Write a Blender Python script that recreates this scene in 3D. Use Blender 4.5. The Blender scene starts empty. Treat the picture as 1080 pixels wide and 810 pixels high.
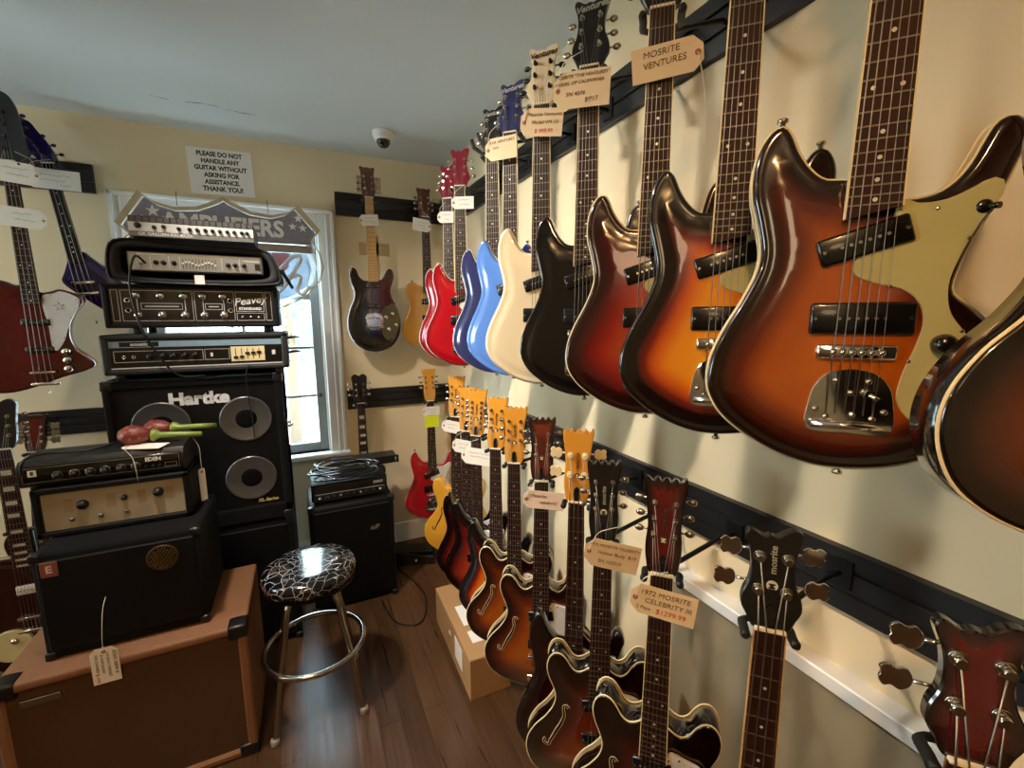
import bpy, bmesh, math, random
import numpy as np
from mathutils import Vector, Matrix
from mathutils.geometry import delaunay_2d_cdt
random.seed(7)
SC = bpy.context.scene
COL = SC.collection
PI = math.pi
CAM_H = 1.518          # eye height above the floor, metres

# ------------------------------------------------------------------ colours and materials
def lin(h):
    if isinstance(h, str):
        h = h.lstrip('#'); c = [int(h[i:i+2], 16) / 255 for i in (0, 2, 4)]
    else:
        c = list(h)
    return tuple((x / 12.92 if x <= .04045 else ((x + .055) / 1.055) ** 2.4) for x in c) + (1.0,)

MATS = {}
def mat(name, col, rough=.5, metal=0., coat=0., var=.08, scale=30., bump=0., bscale=200., emit=None, estr=0., trans=0., stretch=None):
    if name in MATS: return MATS[name]
    m = bpy.data.materials.new(name); m.use_nodes = True
    nt = m.node_tree; N = nt.nodes; L = nt.links
    b = N['Principled BSDF']
    c = lin(col)
    tc = N.new('ShaderNodeTexCoord'); mp = N.new('ShaderNodeMapping'); L.new(tc.outputs['Object'], mp.inputs['Vector'])
    if stretch: mp.inputs['Scale'].default_value = stretch
    no = N.new('ShaderNodeTexNoise'); no.inputs['Scale'].default_value = scale; no.inputs['Detail'].default_value = 4
    L.new(mp.outputs['Vector'], no.inputs['Vector'])
    mx = N.new('ShaderNodeMix'); mx.data_type = 'RGBA'
    mx.inputs[6].default_value = tuple(x * (1 - var) for x in c[:3]) + (1,)
    mx.inputs[7].default_value = tuple(min(1, x * (1 + var)) for x in c[:3]) + (1,)
    L.new(no.outputs['Fac'], mx.inputs[0]); L.new(mx.outputs[2], b.inputs['Base Color'])
    b.inputs['Roughness'].default_value = rough; b.inputs['Metallic'].default_value = metal
    b.inputs['Coat Weight'].default_value = coat; b.inputs['Coat Roughness'].default_value = .04
    if trans: b.inputs['Transmission Weight'].default_value = trans
    if emit:
        b.inputs['Emission Color'].default_value = lin(emit); b.inputs['Emission Strength'].default_value = estr
    if bump:
        n2 = N.new('ShaderNodeTexNoise'); n2.inputs['Scale'].default_value = bscale; n2.inputs['Detail'].default_value = 3
        L.new(mp.outputs['Vector'], n2.inputs['Vector'])
        bp = N.new('ShaderNodeBump'); bp.inputs['Strength'].default_value = bump; bp.inputs['Distance'].default_value = .002
        L.new(n2.outputs['Fac'], bp.inputs['Height']); L.new(bp.outputs['Normal'], b.inputs['Normal'])
    MATS[name] = m
    return m

def burst(name, stops, coat=1., rough=.18, metal=0., grain=0.):
    """painted finish: colour runs from the rim of the body to its middle (a sunburst when the stops differ)"""
    if name in MATS: return MATS[name]
    m = bpy.data.materials.new(name); m.use_nodes = True
    nt = m.node_tree; N = nt.nodes; L = nt.links; b = N['Principled BSDF']
    at = N.new('ShaderNodeAttribute'); at.attribute_name = 'edge'
    tc = N.new('ShaderNodeTexCoord')
    no = N.new('ShaderNodeTexNoise'); no.inputs['Scale'].default_value = 9; no.inputs['Detail'].default_value = 5
    L.new(tc.outputs['Object'], no.inputs['Vector'])
    ml = N.new('ShaderNodeMath'); ml.operation = 'MULTIPLY_ADD'; ml.inputs[1].default_value = .018; ml.inputs[2].default_value = -.009
    L.new(no.outputs['Fac'], ml.inputs[0])
    ad = N.new('ShaderNodeMath'); ad.operation = 'ADD'; L.new(at.outputs['Fac'], ad.inputs[0]); L.new(ml.outputs[0], ad.inputs[1])
    mr = N.new('ShaderNodeMapRange'); mr.inputs['From Max'].default_value = .13
    L.new(ad.outputs[0], mr.inputs['Value'])
    cr = N.new('ShaderNodeValToRGB'); L.new(mr.outputs['Result'], cr.inputs['Fac'])
    els = cr.color_ramp.elements
    while len(els) < len(stops): els.new(.5)
    for e, (p, c) in zip(els, stops): e.position = p; e.color = lin(c)
    out = cr.outputs['Color']
    if grain:
        mp = N.new('ShaderNodeMapping'); mp.inputs['Scale'].default_value = (60, 60, 4); L.new(tc.outputs['Object'], mp.inputs['Vector'])
        n3 = N.new('ShaderNodeTexNoise'); n3.inputs['Scale'].default_value = 2.; n3.inputs['Detail'].default_value = 4; L.new(mp.outputs['Vector'], n3.inputs['Vector'])
        mx = N.new('ShaderNodeMix'); mx.data_type = 'RGBA'; mx.blend_type = 'MULTIPLY'; mx.inputs[0].default_value = grain
        L.new(out, mx.inputs[6]); L.new(n3.outputs['Color'], mx.inputs[7]); out = mx.outputs[2]
    L.new(out, b.inputs['Base Color'])
    b.inputs['Roughness'].default_value = rough; b.inputs['Metallic'].default_value = metal
    b.inputs['Coat Weight'].default_value = coat; b.inputs['Coat Roughness'].default_value = .03
    MATS[name] = m
    return m

def solid(name, col, **k): return burst(name, [(0, col), (1, col)], **k)

def pane_mat(name, tint, clear, rough=.0):
    if name in MATS: return MATS[name]
    m = bpy.data.materials.new(name); m.use_nodes = True
    nt = m.node_tree; N = nt.nodes; L = nt.links
    N.remove(N['Principled BSDF'])
    t = N.new('ShaderNodeBsdfTransparent'); t.inputs['Color'].default_value = lin(tint)
    g = N.new('ShaderNodeBsdfGlossy'); g.inputs['Roughness'].default_value = .02
    mx = N.new('ShaderNodeMixShader'); mx.inputs[0].default_value = 1 - clear
    L.new(t.outputs[0], mx.inputs[1]); L.new(g.outputs[0], mx.inputs[2]); L.new(mx.outputs[0], N['Material Output'].inputs['Surface'])
    MATS[name] = m
    return m

def film_mat(name, col, clear, var=.25, scale=40, glow=.4):
    """printed translucent film"""
    if name in MATS: return MATS[name]
    m = bpy.data.materials.new(name); m.use_nodes = True
    nt = m.node_tree; N = nt.nodes; L = nt.links
    b = N['Principled BSDF']; c = lin(col)
    no = N.new('ShaderNodeTexNoise'); no.inputs['Scale'].default_value = scale; no.inputs['Detail'].default_value = 6
    tc = N.new('ShaderNodeTexCoord'); L.new(tc.outputs['Object'], no.inputs['Vector'])
    mx0 = N.new('ShaderNodeMix'); mx0.data_type = 'RGBA'
    mx0.inputs[6].default_value = tuple(x * (1 - var) for x in c[:3]) + (1,); mx0.inputs[7].default_value = tuple(min(1, x * (1 + var)) for x in c[:3]) + (1,)
    L.new(no.outputs['Fac'], mx0.inputs[0]); L.new(mx0.outputs[2], b.inputs['Base Color'])
    b.inputs['Roughness'].default_value = .4
    tl = N.new('ShaderNodeBsdfTranslucent'); L.new(mx0.outputs[2], tl.inputs['Color'])
    m1 = N.new('ShaderNodeMixShader'); m1.inputs[0].default_value = glow
    L.new(b.outputs[0], m1.inputs[1]); L.new(tl.outputs[0], m1.inputs[2])
    t = N.new('ShaderNodeBsdfTransparent'); mx = N.new('ShaderNodeMixShader'); mx.inputs[0].default_value = clear
    L.new(m1.outputs[0], mx.inputs[1]); L.new(t.outputs[0], mx.inputs[2]); L.new(mx.outputs[0], N['Material Output'].inputs['Surface'])
    MATS[name] = m
    return m

# ------------------------------------------------------------------ mesh building
class MB:
    def __init__(s): s.v = []; s.f = []; s.mi = []; s.sm = []
    def add(s, vs, fs, mi=0, smooth=False):
        o = len(s.v); s.v += [tuple(v) for v in vs]
        for f in fs: s.f.append([i + o for i in f]); s.mi.append(mi); s.sm.append(smooth)
        return s
    def box(s, x0, x1, y0, y1, z0, z1, bev=0., mi=0, seg=1):
        if bev <= 0:
            vs = [(x, y, z) for z in (z0, z1) for y in (y0, y1) for x in (x0, x1)]
            return s.add(vs, [(0, 2, 3, 1), (4, 5, 7, 6), (0, 1, 5, 4), (2, 6, 7, 3), (0, 4, 6, 2), (1, 3, 7, 5)], mi)
        bm = bmesh.new(); bmesh.ops.create_cube(bm, size=1)
        for v in bm.verts: v.co = ((x0 + x1) / 2 + v.co.x * (x1 - x0), (y0 + y1) / 2 + v.co.y * (y1 - y0), (z0 + z1) / 2 + v.co.z * (z1 - z0))
        bmesh.ops.bevel(bm, geom=bm.edges[:], offset=bev, segments=seg, affect='EDGES', profile=.5)
        bm.verts.index_update()
        s.add([v.co[:] for v in bm.verts], [[v.index for v in f.verts] for f in bm.faces], mi, seg > 1); bm.free(); return s
    def tube(s, pts, r, n=8, closed=False, mi=0, caps=True):
        P = [Vector(p) for p in pts]; m = len(P)
        R = r if isinstance(r, (list, tuple)) else [r] * m
        vs = []; fs = []; up = None
        for i, p in enumerate(P):
            a = P[(i - 1) % m] if (closed or i > 0) else p
            b = P[(i + 1) % m] if (closed or i < m - 1) else p
            t = (b - a)
            t = t.normalized() if t.length > 1e-9 else Vector((0, 0, 1))
            if up is None:
                up = Vector((0, 0, 1)) if abs(t.z) < .9 else Vector((1, 0, 0))
            u = (up - t * up.dot(t))
            if u.length < 1e-6: u = t.orthogonal()
            u.normalize(); up = u; w = t.cross(u)
            for k in range(n):
                a_ = 2 * PI * k / n; vs.append(p + (u * math.cos(a_) + w * math.sin(a_)) * R[i])
        for i in range(m if closed else m - 1):
            j = (i + 1) % m
            for k in range(n):
                k2 = (k + 1) % n; fs.append((i * n + k, i * n + k2, j * n + k2, j * n + k))
        s.add(vs, fs, mi, True)
        if caps and not closed:
            o = len(s.v) - len(vs)
            s.f.append([o + k for k in range(n)][::-1]); s.mi.append(mi); s.sm.append(False)
            s.f.append([o + (m - 1) * n + k for k in range(n)]); s.mi.append(mi); s.sm.append(False)
        return s
    def cyl(s, p0, p1, r0, r1=None, n=16, mi=0):
        return s.tube([p0, p1], [r0, r0 if r1 is None else r1], n, mi=mi)
    def lathe(s, prof, c=(0, 0, 0), axis='Z', n=24, mi=0):
        vs = []; fs = []
        for (r, h) in prof:
            for k in range(n):
                a = 2 * PI * k / n; x, y = r * math.cos(a), r * math.sin(a)
                p = (x, y, h) if axis == 'Z' else ((x, -h, y) if axis == '-Y' else (h, x, y))
                vs.append((c[0] + p[0], c[1] + p[1], c[2] + p[2]))
        for i in range(len(prof) - 1):
            for k in range(n):
                k2 = (k + 1) % n; fs.append((i * n + k, i * n + k2, (i + 1) * n + k2, (i + 1) * n + k))
        fs.append(tuple(range(n))[::-1]); fs.append(tuple((len(prof) - 1) * n + k for k in range(n)))
        return s.add(vs, fs, mi, True)
    def ball(s, c, rx, ry=None, rz=None, n=12, m=8, mi=0):
        ry = ry or rx; rz = rz or rx; vs = []; fs = []
        for i in range(m + 1):
            t = PI * i / m; rr = max(math.sin(t), .001)
            for k in range(n):
                a = 2 * PI * k / n; vs.append((c[0] + rx * rr * math.cos(a), c[1] + ry * rr * math.sin(a), c[2] + rz * math.cos(t)))
        for i in range(m):
            for k in range(n):
                k2 = (k + 1) % n; fs.append((i * n + k, i * n + k2, (i + 1) * n + k2, (i + 1) * n + k))
        return s.add(vs, fs, mi, True)
    def prism(s, pts, y0, y1, mi=0, bev=0., shear=0.):
        """outline in x,z pushed from y0 (front) to y1 (back); bev chamfers the front rim"""
        n = len(pts); vs = []; fs = []
        rings = [(y0 + bev, 0), (y1, 0)]
        if bev: rings = [(y0, bev)] + rings
        nr = normals2(pts)
        for (y, d) in rings:
            for (x, z), (nx, nz) in zip(pts, nr): vs.append((x - nx * d, y + shear * z, z - nz * d))
        for i in range(len(rings) - 1):
            for k in range(n):
                k2 = (k + 1) % n; fs.append((i * n + k, i * n + k2, (i + 1) * n + k2, (i + 1) * n + k))
        fs.append(tuple(range(n))[::-1]); fs.append(tuple((len(rings) - 1) * n + k for k in range(n)))
        return s.add(vs, fs, mi)
    def build(s, name, mats, parent=None, recalc=True, attr=None):
        me = bpy.data.meshes.new(name); me.from_pydata(s.v, [], s.f)
        if not isinstance(mats, (list, tuple)): mats = [mats]
        for m in mats: me.materials.append(m)
        me.polygons.foreach_set('material_index', s.mi); me.polygons.foreach_set('use_smooth', s.sm)
        if recalc:
            bm = bmesh.new(); bm.from_mesh(me); bmesh.ops.recalc_face_normals(bm, faces=bm.faces[:]); bm.to_mesh(me); bm.free()
        if attr is not None:
            a = me.attributes.new('edge', 'FLOAT', 'POINT'); a.data.foreach_set('value', attr)
        me.update()
        o = bpy.data.objects.new(name, me); COL.objects.link(o)
        if parent: o.parent = parent
        return o

def area2(p): return .5 * sum(p[i][0] * p[(i + 1) % len(p)][1] - p[(i + 1) % len(p)][0] * p[i][1] for i in range(len(p)))
def normals2(pts):
    s = 1 if area2(pts) > 0 else -1; n = len(pts); out = []
    for i in range(n):
        a = pts[i - 1]; b = pts[(i + 1) % n]; dx, dz = b[0] - a[0], b[1] - a[1]; l = math.hypot(dx, dz) or 1
        out.append((s * dz / l, -s * dx / l))
    return out

def spline(pts, n=160, closed=True):
    P = np.array(pts, float); m = len(P); out = []
    rng = range(m) if closed else range(m - 1)
    for i in rng:
        p0 = P[(i - 1) % m] if closed or i > 0 else P[0]; p1 = P[i]; p2 = P[(i + 1) % m]
        p3 = P[(i + 2) % m] if closed or i < m - 2 else P[-1]
        # centripetal form keeps uneven points from looping
        def tj(t, a, b): return t + max(np.linalg.norm(b - a), 1e-6) ** .5
        t0 = 0; t1 = tj(t0, p0, p1) if np.linalg.norm(p1 - p0) > 1e-9 else 1e-3; t2 = tj(t1, p1, p2); t3 = tj(t2, p2, p3)
        for k in range(8):
            t = t1 + (t2 - t1) * k / 8
            a1 = (t1 - t) / (t1 - t0) * p0 + (t - t0) / (t1 - t0) * p1; a2 = (t2 - t) / (t2 - t1) * p1 + (t - t1) / (t2 - t1) * p2
            a3 = (t3 - t) / (t3 - t2) * p2 + (t - t2) / (t3 - t2) * p3
            b1 = (t2 - t) / (t2 - t0) * a1 + (t - t0) / (t2 - t0) * a2; b2 = (t3 - t) / (t3 - t1) * a2 + (t - t1) / (t3 - t1) * a3
            out.append((t2 - t) / (t2 - t1) * b1 + (t - t1) / (t2 - t1) * b2)
    if not closed: out.append(P[-1])
    Q = np.array(out)
    if closed: Q = np.vstack([Q, Q[:1]])
    d = np.r_[0, np.cumsum(np.linalg.norm(np.diff(Q, axis=0), axis=1))]
    u = np.linspace(0, d[-1], n + 1)[:-1] if closed else np.linspace(0, d[-1], n)
    return [tuple(np.interp(t, d, Q[:, k]) for k in range(Q.shape[1])) for t in u]

def text(s, size, m, parent, loc, name='lettering', rot=0., shear=0., depth=.0004, align='CENTER', rx=0., rz=0., bold=0., yshear=0., xs=1.):
    """flat lettering facing -Y, as a mesh"""
    c = bpy.data.curves.new('t', 'FONT'); c.body = s; c.size = size; c.align_x = align; c.align_y = 'CENTER'; c.shear = shear
    c.extrude = depth; c.resolution_u = 3; c.offset = bold
    o = bpy.data.objects.new('t', c); COL.objects.link(o)
    dg = bpy.context.evaluated_depsgraph_get(); dg.update()
    me = bpy.data.meshes.new_from_object(o.evaluated_get(dg)); bpy.data.objects.remove(o); bpy.data.curves.remove(c)
    M = Matrix.Translation(loc) @ Matrix.Rotation(rz, 4, 'Z') @ Matrix.Rotation(rx, 4, 'X') @ Matrix.Rotation(-rot, 4, 'Y') @ Matrix.Rotation(PI / 2, 4, 'X') @ Matrix.Diagonal((xs, 1, 1, 1))
    me.transform(M)
    if yshear:
        for v in me.vertices: v.co.y += yshear * v.co.z
    me.materials.clear(); me.materials.append(m)
    me.name = name
    b = bpy.data.objects.new(name, me); COL.objects.link(b); b.parent = parent
    return b

# ------------------------------------------------------------------ tagging
def thing(name, label, cat, loc=(0, 0, 0), rz=0., group=None):
    o = bpy.data.objects.new(name, None); o.empty_display_size = .05; COL.objects.link(o)
    o.location = loc; o.rotation_euler = (0, 0, rz); o['label'] = label; o['category'] = cat
    if group: o['group'] = group
    return o
def tag(o, label, cat, group=None, kind=None):
    o['label'] = label; o['category'] = cat
    if group: o['group'] = group
    if kind: o['kind'] = kind
    return o
def structure(o, label=None, cat=None):
    o['kind'] = 'structure'
    if label: o['label'] = label
    if cat: o['category'] = cat
    return o
# ------------------------------------------------------------------ the room (x to the right along the window wall, y towards it, z up)
XR, YB, XL, YF, ZC = .92, 2.885, -3.2, -2.3, 2.475
def wall_paint(name, col): return mat(name, col, rough=.75, var=.05, scale=3., bump=.15, bscale=60)
CREAM = wall_paint('wall cream', '#dccca8')
WHITE = mat('trim white', '#e4e4e0', rough=.4, var=.03)
RAILB = mat('rail black', '#141416', rough=.38, var=.2, scale=12)
GRIME = mat('filler patch', '#b79b71', rough=.8, var=.1)
def floor_mat():
    m = bpy.data.materials.new('floor boards'); m.use_nodes = True; nt = m.node_tree; N = nt.nodes; L = nt.links; b = N['Principled BSDF']
    tc = N.new('ShaderNodeTexCoord'); mp = N.new('ShaderNodeMapping'); mp.inputs['Rotation'].default_value = (0, 0, PI / 2); L.new(tc.outputs['Object'], mp.inputs[0])
    br = N.new('ShaderNodeTexBrick'); br.inputs['Color1'].default_value = lin('#3f2a18'); br.inputs['Color2'].default_value = lin('#523821'); br.inputs['Mortar'].default_value = lin('#20130a')
    br.inputs['Scale'].default_value = 1; br.inputs['Mortar Size'].default_value = .0015; br.inputs['Brick Width'].default_value = 1.1; br.inputs['Row Height'].default_value = .083; br.offset = .37
    L.new(mp.outputs[0], br.inputs['Vector'])
    m2 = N.new('ShaderNodeMapping'); m2.inputs['Scale'].default_value = (28, 1.6, 1); L.new(tc.outputs['Object'], m2.inputs[0])
    no = N.new('ShaderNodeTexNoise'); no.inputs['Scale'].default_value = 2.2; no.inputs['Detail'].default_value = 7; L.new(m2.outputs[0], no.inputs['Vector'])
    mx = N.new('ShaderNodeMix'); mx.data_type = 'RGBA'; mx.blend_type = 'OVERLAY'; mx.inputs[0].default_value = .75
    L.new(br.outputs['Color'], mx.inputs[6]); L.new(no.outputs['Fac'], mx.inputs[7]); L.new(mx.outputs[2], b.inputs['Base Color'])
    rr = N.new('ShaderNodeMapRange'); rr.inputs['To Min'].default_value = .2; rr.inputs['To Max'].default_value = .42; L.new(no.outputs['Fac'], rr.inputs[0]); L.new(rr.outputs[0], b.inputs['Roughness'])
    bp = N.new('ShaderNodeBump'); bp.inputs['Strength'].default_value = .12; bp.inputs['Distance'].default_value = .002; L.new(no.outputs['Fac'], bp.inputs['Height']); L.new(bp.outputs[0], b.inputs['Normal'])
    return m
structure(MB().box(XL - .1, XR + .1, YF - .1, YB + .12, -.08, 0).build('floor', floor_mat()), 'dark brown hardwood strip floor of the guitar room', 'floor')
CEIL = mat('ceiling paint', '#d3d9da', rough=.7, var=.03, scale=2, bump=.1, bscale=30)
structure(MB().box(XL - .1, XR + .1, YF - .1, YB + .12, ZC, ZC + .1).build('ceiling', CEIL), 'pale grey painted ceiling with a hairline crack', 'ceiling')
ck = MB(); pts = []
for i in range(14):
    t = i / 13; pts.append((-.517 + .40 * t, 2.527 + .012 * math.sin(t * 9) + .018 * t, ZC - .0003))
for i in range(13):
    if i in (2, 3, 8): continue
    a, b_ = pts[i], pts[i + 1]; w = .0012 + .0012 * (i % 3)
    ck.add([(a[0], a[1] - w, a[2]), (b_[0], b_[1] - w, b_[2]), (b_[0], b_[1] + w, b_[2]), (a[0], a[1] + w, a[2])], [(0, 1, 2, 3)])
structure(ck.build('trim_8', mat('crack', '#5c5f60', rough=.9)), 'thin dark hairline crack across the ceiling', 'ceiling crack')
structure(MB().box(XR, XR + .1, YF, YB + .1, 0, ZC).build('wall_right', CREAM), 'cream wall carrying the two long rows of guitars', 'wall')
LY0, LY1, LZ0_, LZ1_ = 1.25, 2.15, 1.10, 1.80
structure(MB().box(XL - .1, XL, YF, LY0, 0, ZC).box(XL - .1, XL, LY1, YB + .1, 0, ZC).box(XL - .1, XL, LY0, LY1, 0, LZ0_).box(XL - .1, XL, LY0, LY1, LZ1_, ZC).build('wall_left', CREAM), 'cream side wall on the left of the room', 'wall')
structure(MB().box(XL, XR, YF - .1, YF, 0, ZC).build('wall_front', CREAM), 'cream wall behind the viewer', 'wall')
WX0, WX1, WZ0, WZ1 = -.71, .125, .70, 2.045
bw = MB()
bw.box(XL, WX0, YB, YB + .12, 0, ZC).box(WX1, XR, YB, YB + .12, 0, ZC).box(WX0, WX1, YB, YB + .12, 0, WZ0).box(WX0, WX1, YB, YB + .12, WZ1, ZC)
structure(bw.build('wall_back', CREAM), 'cream end wall around the sash window', 'wall')
w2 = thing('fill_window', 'added white framed window in the left side wall, unseen, for cool fill daylight', 'window', (XL, 1.7, LZ0_)); w2['kind'] = 'structure'  # added out of view to bring cool fill daylight onto the right wall
f2 = MB()
for a0, a1, b0, b1 in ((-.53, -.45, -.08, .78), (.45, .53, -.08, .78), (-.45, .45, -.08, 0), (-.45, .45, .70, .78), (-.45, .45, .335, .365)): f2.box(-.02 if b0 != .335 else -.08, .018 if b0 != .335 else -.04, a0, a1, b0, b1, .003)
f2.build('window_casing', WHITE, w2); MB().box(-.062, -.058, -.45, .45, 0, .70).build('window_pane', pane_mat('window glass', '#eef6f8', .94), w2)
# repaired patches where shelves used to hang
pm = MB()
for (x0, x1, z0, z1) in [(.40, .47, 1.50, 2.02), (.355, .535, 1.90, 1.975), (.36, .50, 2.265, 2.36)]:
    pm.box(x0, x1, YB - .0012, YB + .01, z0, z1)
structure(pm.build('trim_7', GRIME), 'tan bare patches on the end wall beside the black guitar', 'wall patch')
# window
def profile_casing(mb, x0, x1, z0, z1):
    mb.box(x0, x1, YB - .018, YB + .01, z0, z1, .004)
wn = thing('window_1', 'white framed sash window behind the amplifier stack', 'window', (-.29, YB, WZ0)); wn['kind'] = 'structure'
def wbuild(mb, n, m):
    mb.v = [(x + .29, y - YB, z - WZ0) for x, y, z in mb.v]; return mb.build(n, m, wn)
c = MB()
for x0, x1, s in ((WX1, WX1 + .095, 1), (WX0 - .095, WX0, -1)):
    profile_casing(c, x0, x1, WZ0 - .1, WZ1 + .095)
    xa = x1 - .022 if s > 0 else x0; c.box(xa, xa + .022, YB - .034, YB + .01, WZ0 - .1, WZ1 + .095, .005)
    xm = (x0 + x1) / 2 + s * .004; c.box(xm - .008, xm + .008, YB - .025, YB + .01, WZ0 - .1, WZ1 + .07, .004)
profile_casing(c, WX0 - .001, WX1 + .001, WZ1, WZ1 + .095); c.box(WX0 - .095, WX1 + .095, YB - .034, YB + .01, WZ1 + .073, WZ1 + .095, .005)
wbuild(c, 'window_casing', WHITE)
wbuild(MB().box(WX0 - .11, WX1 + .11, YB - .06, YB + .06, WZ0 - .03, WZ0, .006), 'window_sill', WHITE)
j = MB()
j.box(WX1 - .012, WX1, YB, YB + .12, WZ0, WZ1).box(WX0, WX0 + .012, YB, YB + .12, WZ0, WZ1).box(WX0, WX1, YB, YB + .12, WZ1 - .012, WZ1)
wbuild(j, 'window_jamb', WHITE)
SASH = mat('sash grey', '#858785', rough=.5, var=.06)
sa = MB()
sx0, sx1, sy0, sy1 = WX0 + .012, WX1 - .012, YB + .035, YB + .07
sa.box(sx1 - .05, sx1, sy0, sy1, WZ0, WZ1 - .012, .004).box(sx0, sx0 + .05, sy0, sy1, WZ0, WZ1 - .012, .004)
sa.box(sx0 + .05, sx1 - .05, sy0, sy1, WZ0, WZ0 + .055, .004).box(sx0 + .05, sx1 - .05, sy0, sy1, WZ1 - .06, WZ1 - .012, .004)
for z, h in ((1.645, .034), (1.344, .016), (1.049, .016)): sa.box(sx0 + .05, sx1 - .05, sy0 + .004, sy1 - .004, z - h / 2, z + h / 2, .003)
sa.box(-.30, -.284, sy0 + .004, sy1 - .004, WZ0 + .05, WZ1 - .06, .003)
wbuild(sa, 'sash_frame', SASH)
wbuild(MB().box(sx0 + .045, sx1 - .045, YB + .051, YB + .054, WZ0 + .05, WZ1 - .05), 'window_pane', pane_mat('window glass', '#eef6f8', .94))
wbuild(MB().box(.074, .094, sy0 - .012, sy0 + .002, 1.04, 1.062, .003), 'sash_latch', mat('brass dull', '#6b5a3a', rough=.35, metal=.9))
# baseboards
def baseboard(n, x0, x1, y0, y1, lab):
    mb = MB().box(x0, x1, y0, y1, 0, .135, .004)
    structure(mb.build(n, WHITE), lab, 'baseboard')
baseboard('baseboard_back', XL, XR, YB - .018, YB + .005, 'white baseboard along the foot of the end wall')
baseboard('baseboard_right', XR - .018, XR + .005, .86, YB - .018, 'white baseboard under the lower row of guitars')
# added panel, its taupe colour standing in for wall shade, under a white cap
structure(MB().box(XR - .03, XR + .005, YF, .84, 0, .800).build('shade_panel', mat('panel shade taupe', '#8b8068', rough=.6, var=.06, scale=4)), 'taupe panel standing in for shade low on the near end of the right wall', 'shade panel')
structure(MB().box(XR - .045, XR + .005, YF, .845, .800, .832, .003).build('trim_2', WHITE), 'white cap board on the shade-coloured panel under the lower rail', 'trim')
# slotted black hanging rails
def rail_mb(a0, a1, z0, z1, axis):
    """cross section with two slots, run along x (axis 0) or y (axis 1)"""
    h = z1 - z0; g = .010
    prof = [(0, 0), (.019, 0), (.019, h * .30), (.010, h * .30), (.010, h * .30 + g), (.019, h * .30 + g), (.019, h * .66), (.010, h * .66), (.010, h * .66 + g), (.019, h * .66 + g), (.019, h), (0, h)]
    mb = MB(); n = len(prof); vs = []
    for a in (a0, a1):
        for d, z in prof: vs.append((a, YB - d, z0 + z) if axis == 0 else (XR - d, a, z0 + z))
    fs = [(k, (k + 1) % n, n + (k + 1) % n, n + k) for k in range(n)] + [tuple(range(n))[::-1], tuple(range(n, 2 * n))]
    return mb.add(vs, fs)
UZ0, UZ1, LZ0, LZ1 = 2.108, 2.240, .958, 1.080
structure(rail_mb(YF, YB - .02, UZ0, UZ1, 1).build('trim_3', RAILB), 'long black slotted rail high on the right wall', 'rail')
structure(rail_mb(YF, YB - .02, LZ0, LZ1, 1).build('trim_4', RAILB), 'long black slotted rail halfway down the right wall', 'rail')
structure(rail_mb(.232, XR, UZ0 + .01, UZ1 + .008, 0).build('trim_5', RAILB), 'short black rail high on the end wall right of the window', 'rail')
structure(rail_mb(.235, XR, LZ0 - .005, LZ1 - .005, 0).build('trim_6', RAILB), 'short black rail low on the end wall right of the window', 'rail')
structure(rail_mb(-1.75, -.845, UZ0 + .01, UZ1 + .008, 0).build('trim_9', RAILB), 'black rail high on the end wall left of the window', 'rail')
structure(rail_mb(-1.75, -.815, LZ0 - .005, LZ1 - .005, 0).build('shade_panel0', RAILB), 'black rail low on the end wall left of the window', 'rail')
# paper notice
nt_ = thing('paper_sign', 'white paper notice with black capitals above the window', 'sign', (-.317, YB - .002, 2.17))
PAPER = mat('paper white', '#e9e7e0', rough=.7, var=.02)
INK = mat('ink black', '#141414', rough=.6)
pq = MB().box(-.145, .145, -.002, 0, 0, .228); pq.build('sheet', PAPER, nt_)
for i, s in enumerate(['PLEASE DO NOT', 'HANDLE ANY', 'GUITAR WITHOUT', 'ASKING FOR', 'ASSISTANCE.', 'THANK YOU!']):
    text(s, .031 if i < 5 else .034, INK, nt_, (0, -.0024, .2 - i * .0345), bold=.0012, xs=.88)
nt_.rotation_euler = (0, math.radians(-1.5), 0)
# dome camera on the ceiling
dm = thing('dome_camera', 'white dome security camera on the ceiling near the corner', 'camera', (.457, 2.497, ZC))
MB().lathe([(.055, 0), (.056, -.012), (.05, -.03), (.046, -.04), (.03, -.042)], n=32).build('housing', mat('camera white', '#e6e4df', rough=.4), dm)
MB().lathe([(.001, -.078), (.014, -.076), (.026, -.068), (.034, -.055), (.036, -.04)], n=28).build('dome', mat('dome black', '#08080a', rough=.06, coat=1), dm)
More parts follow.
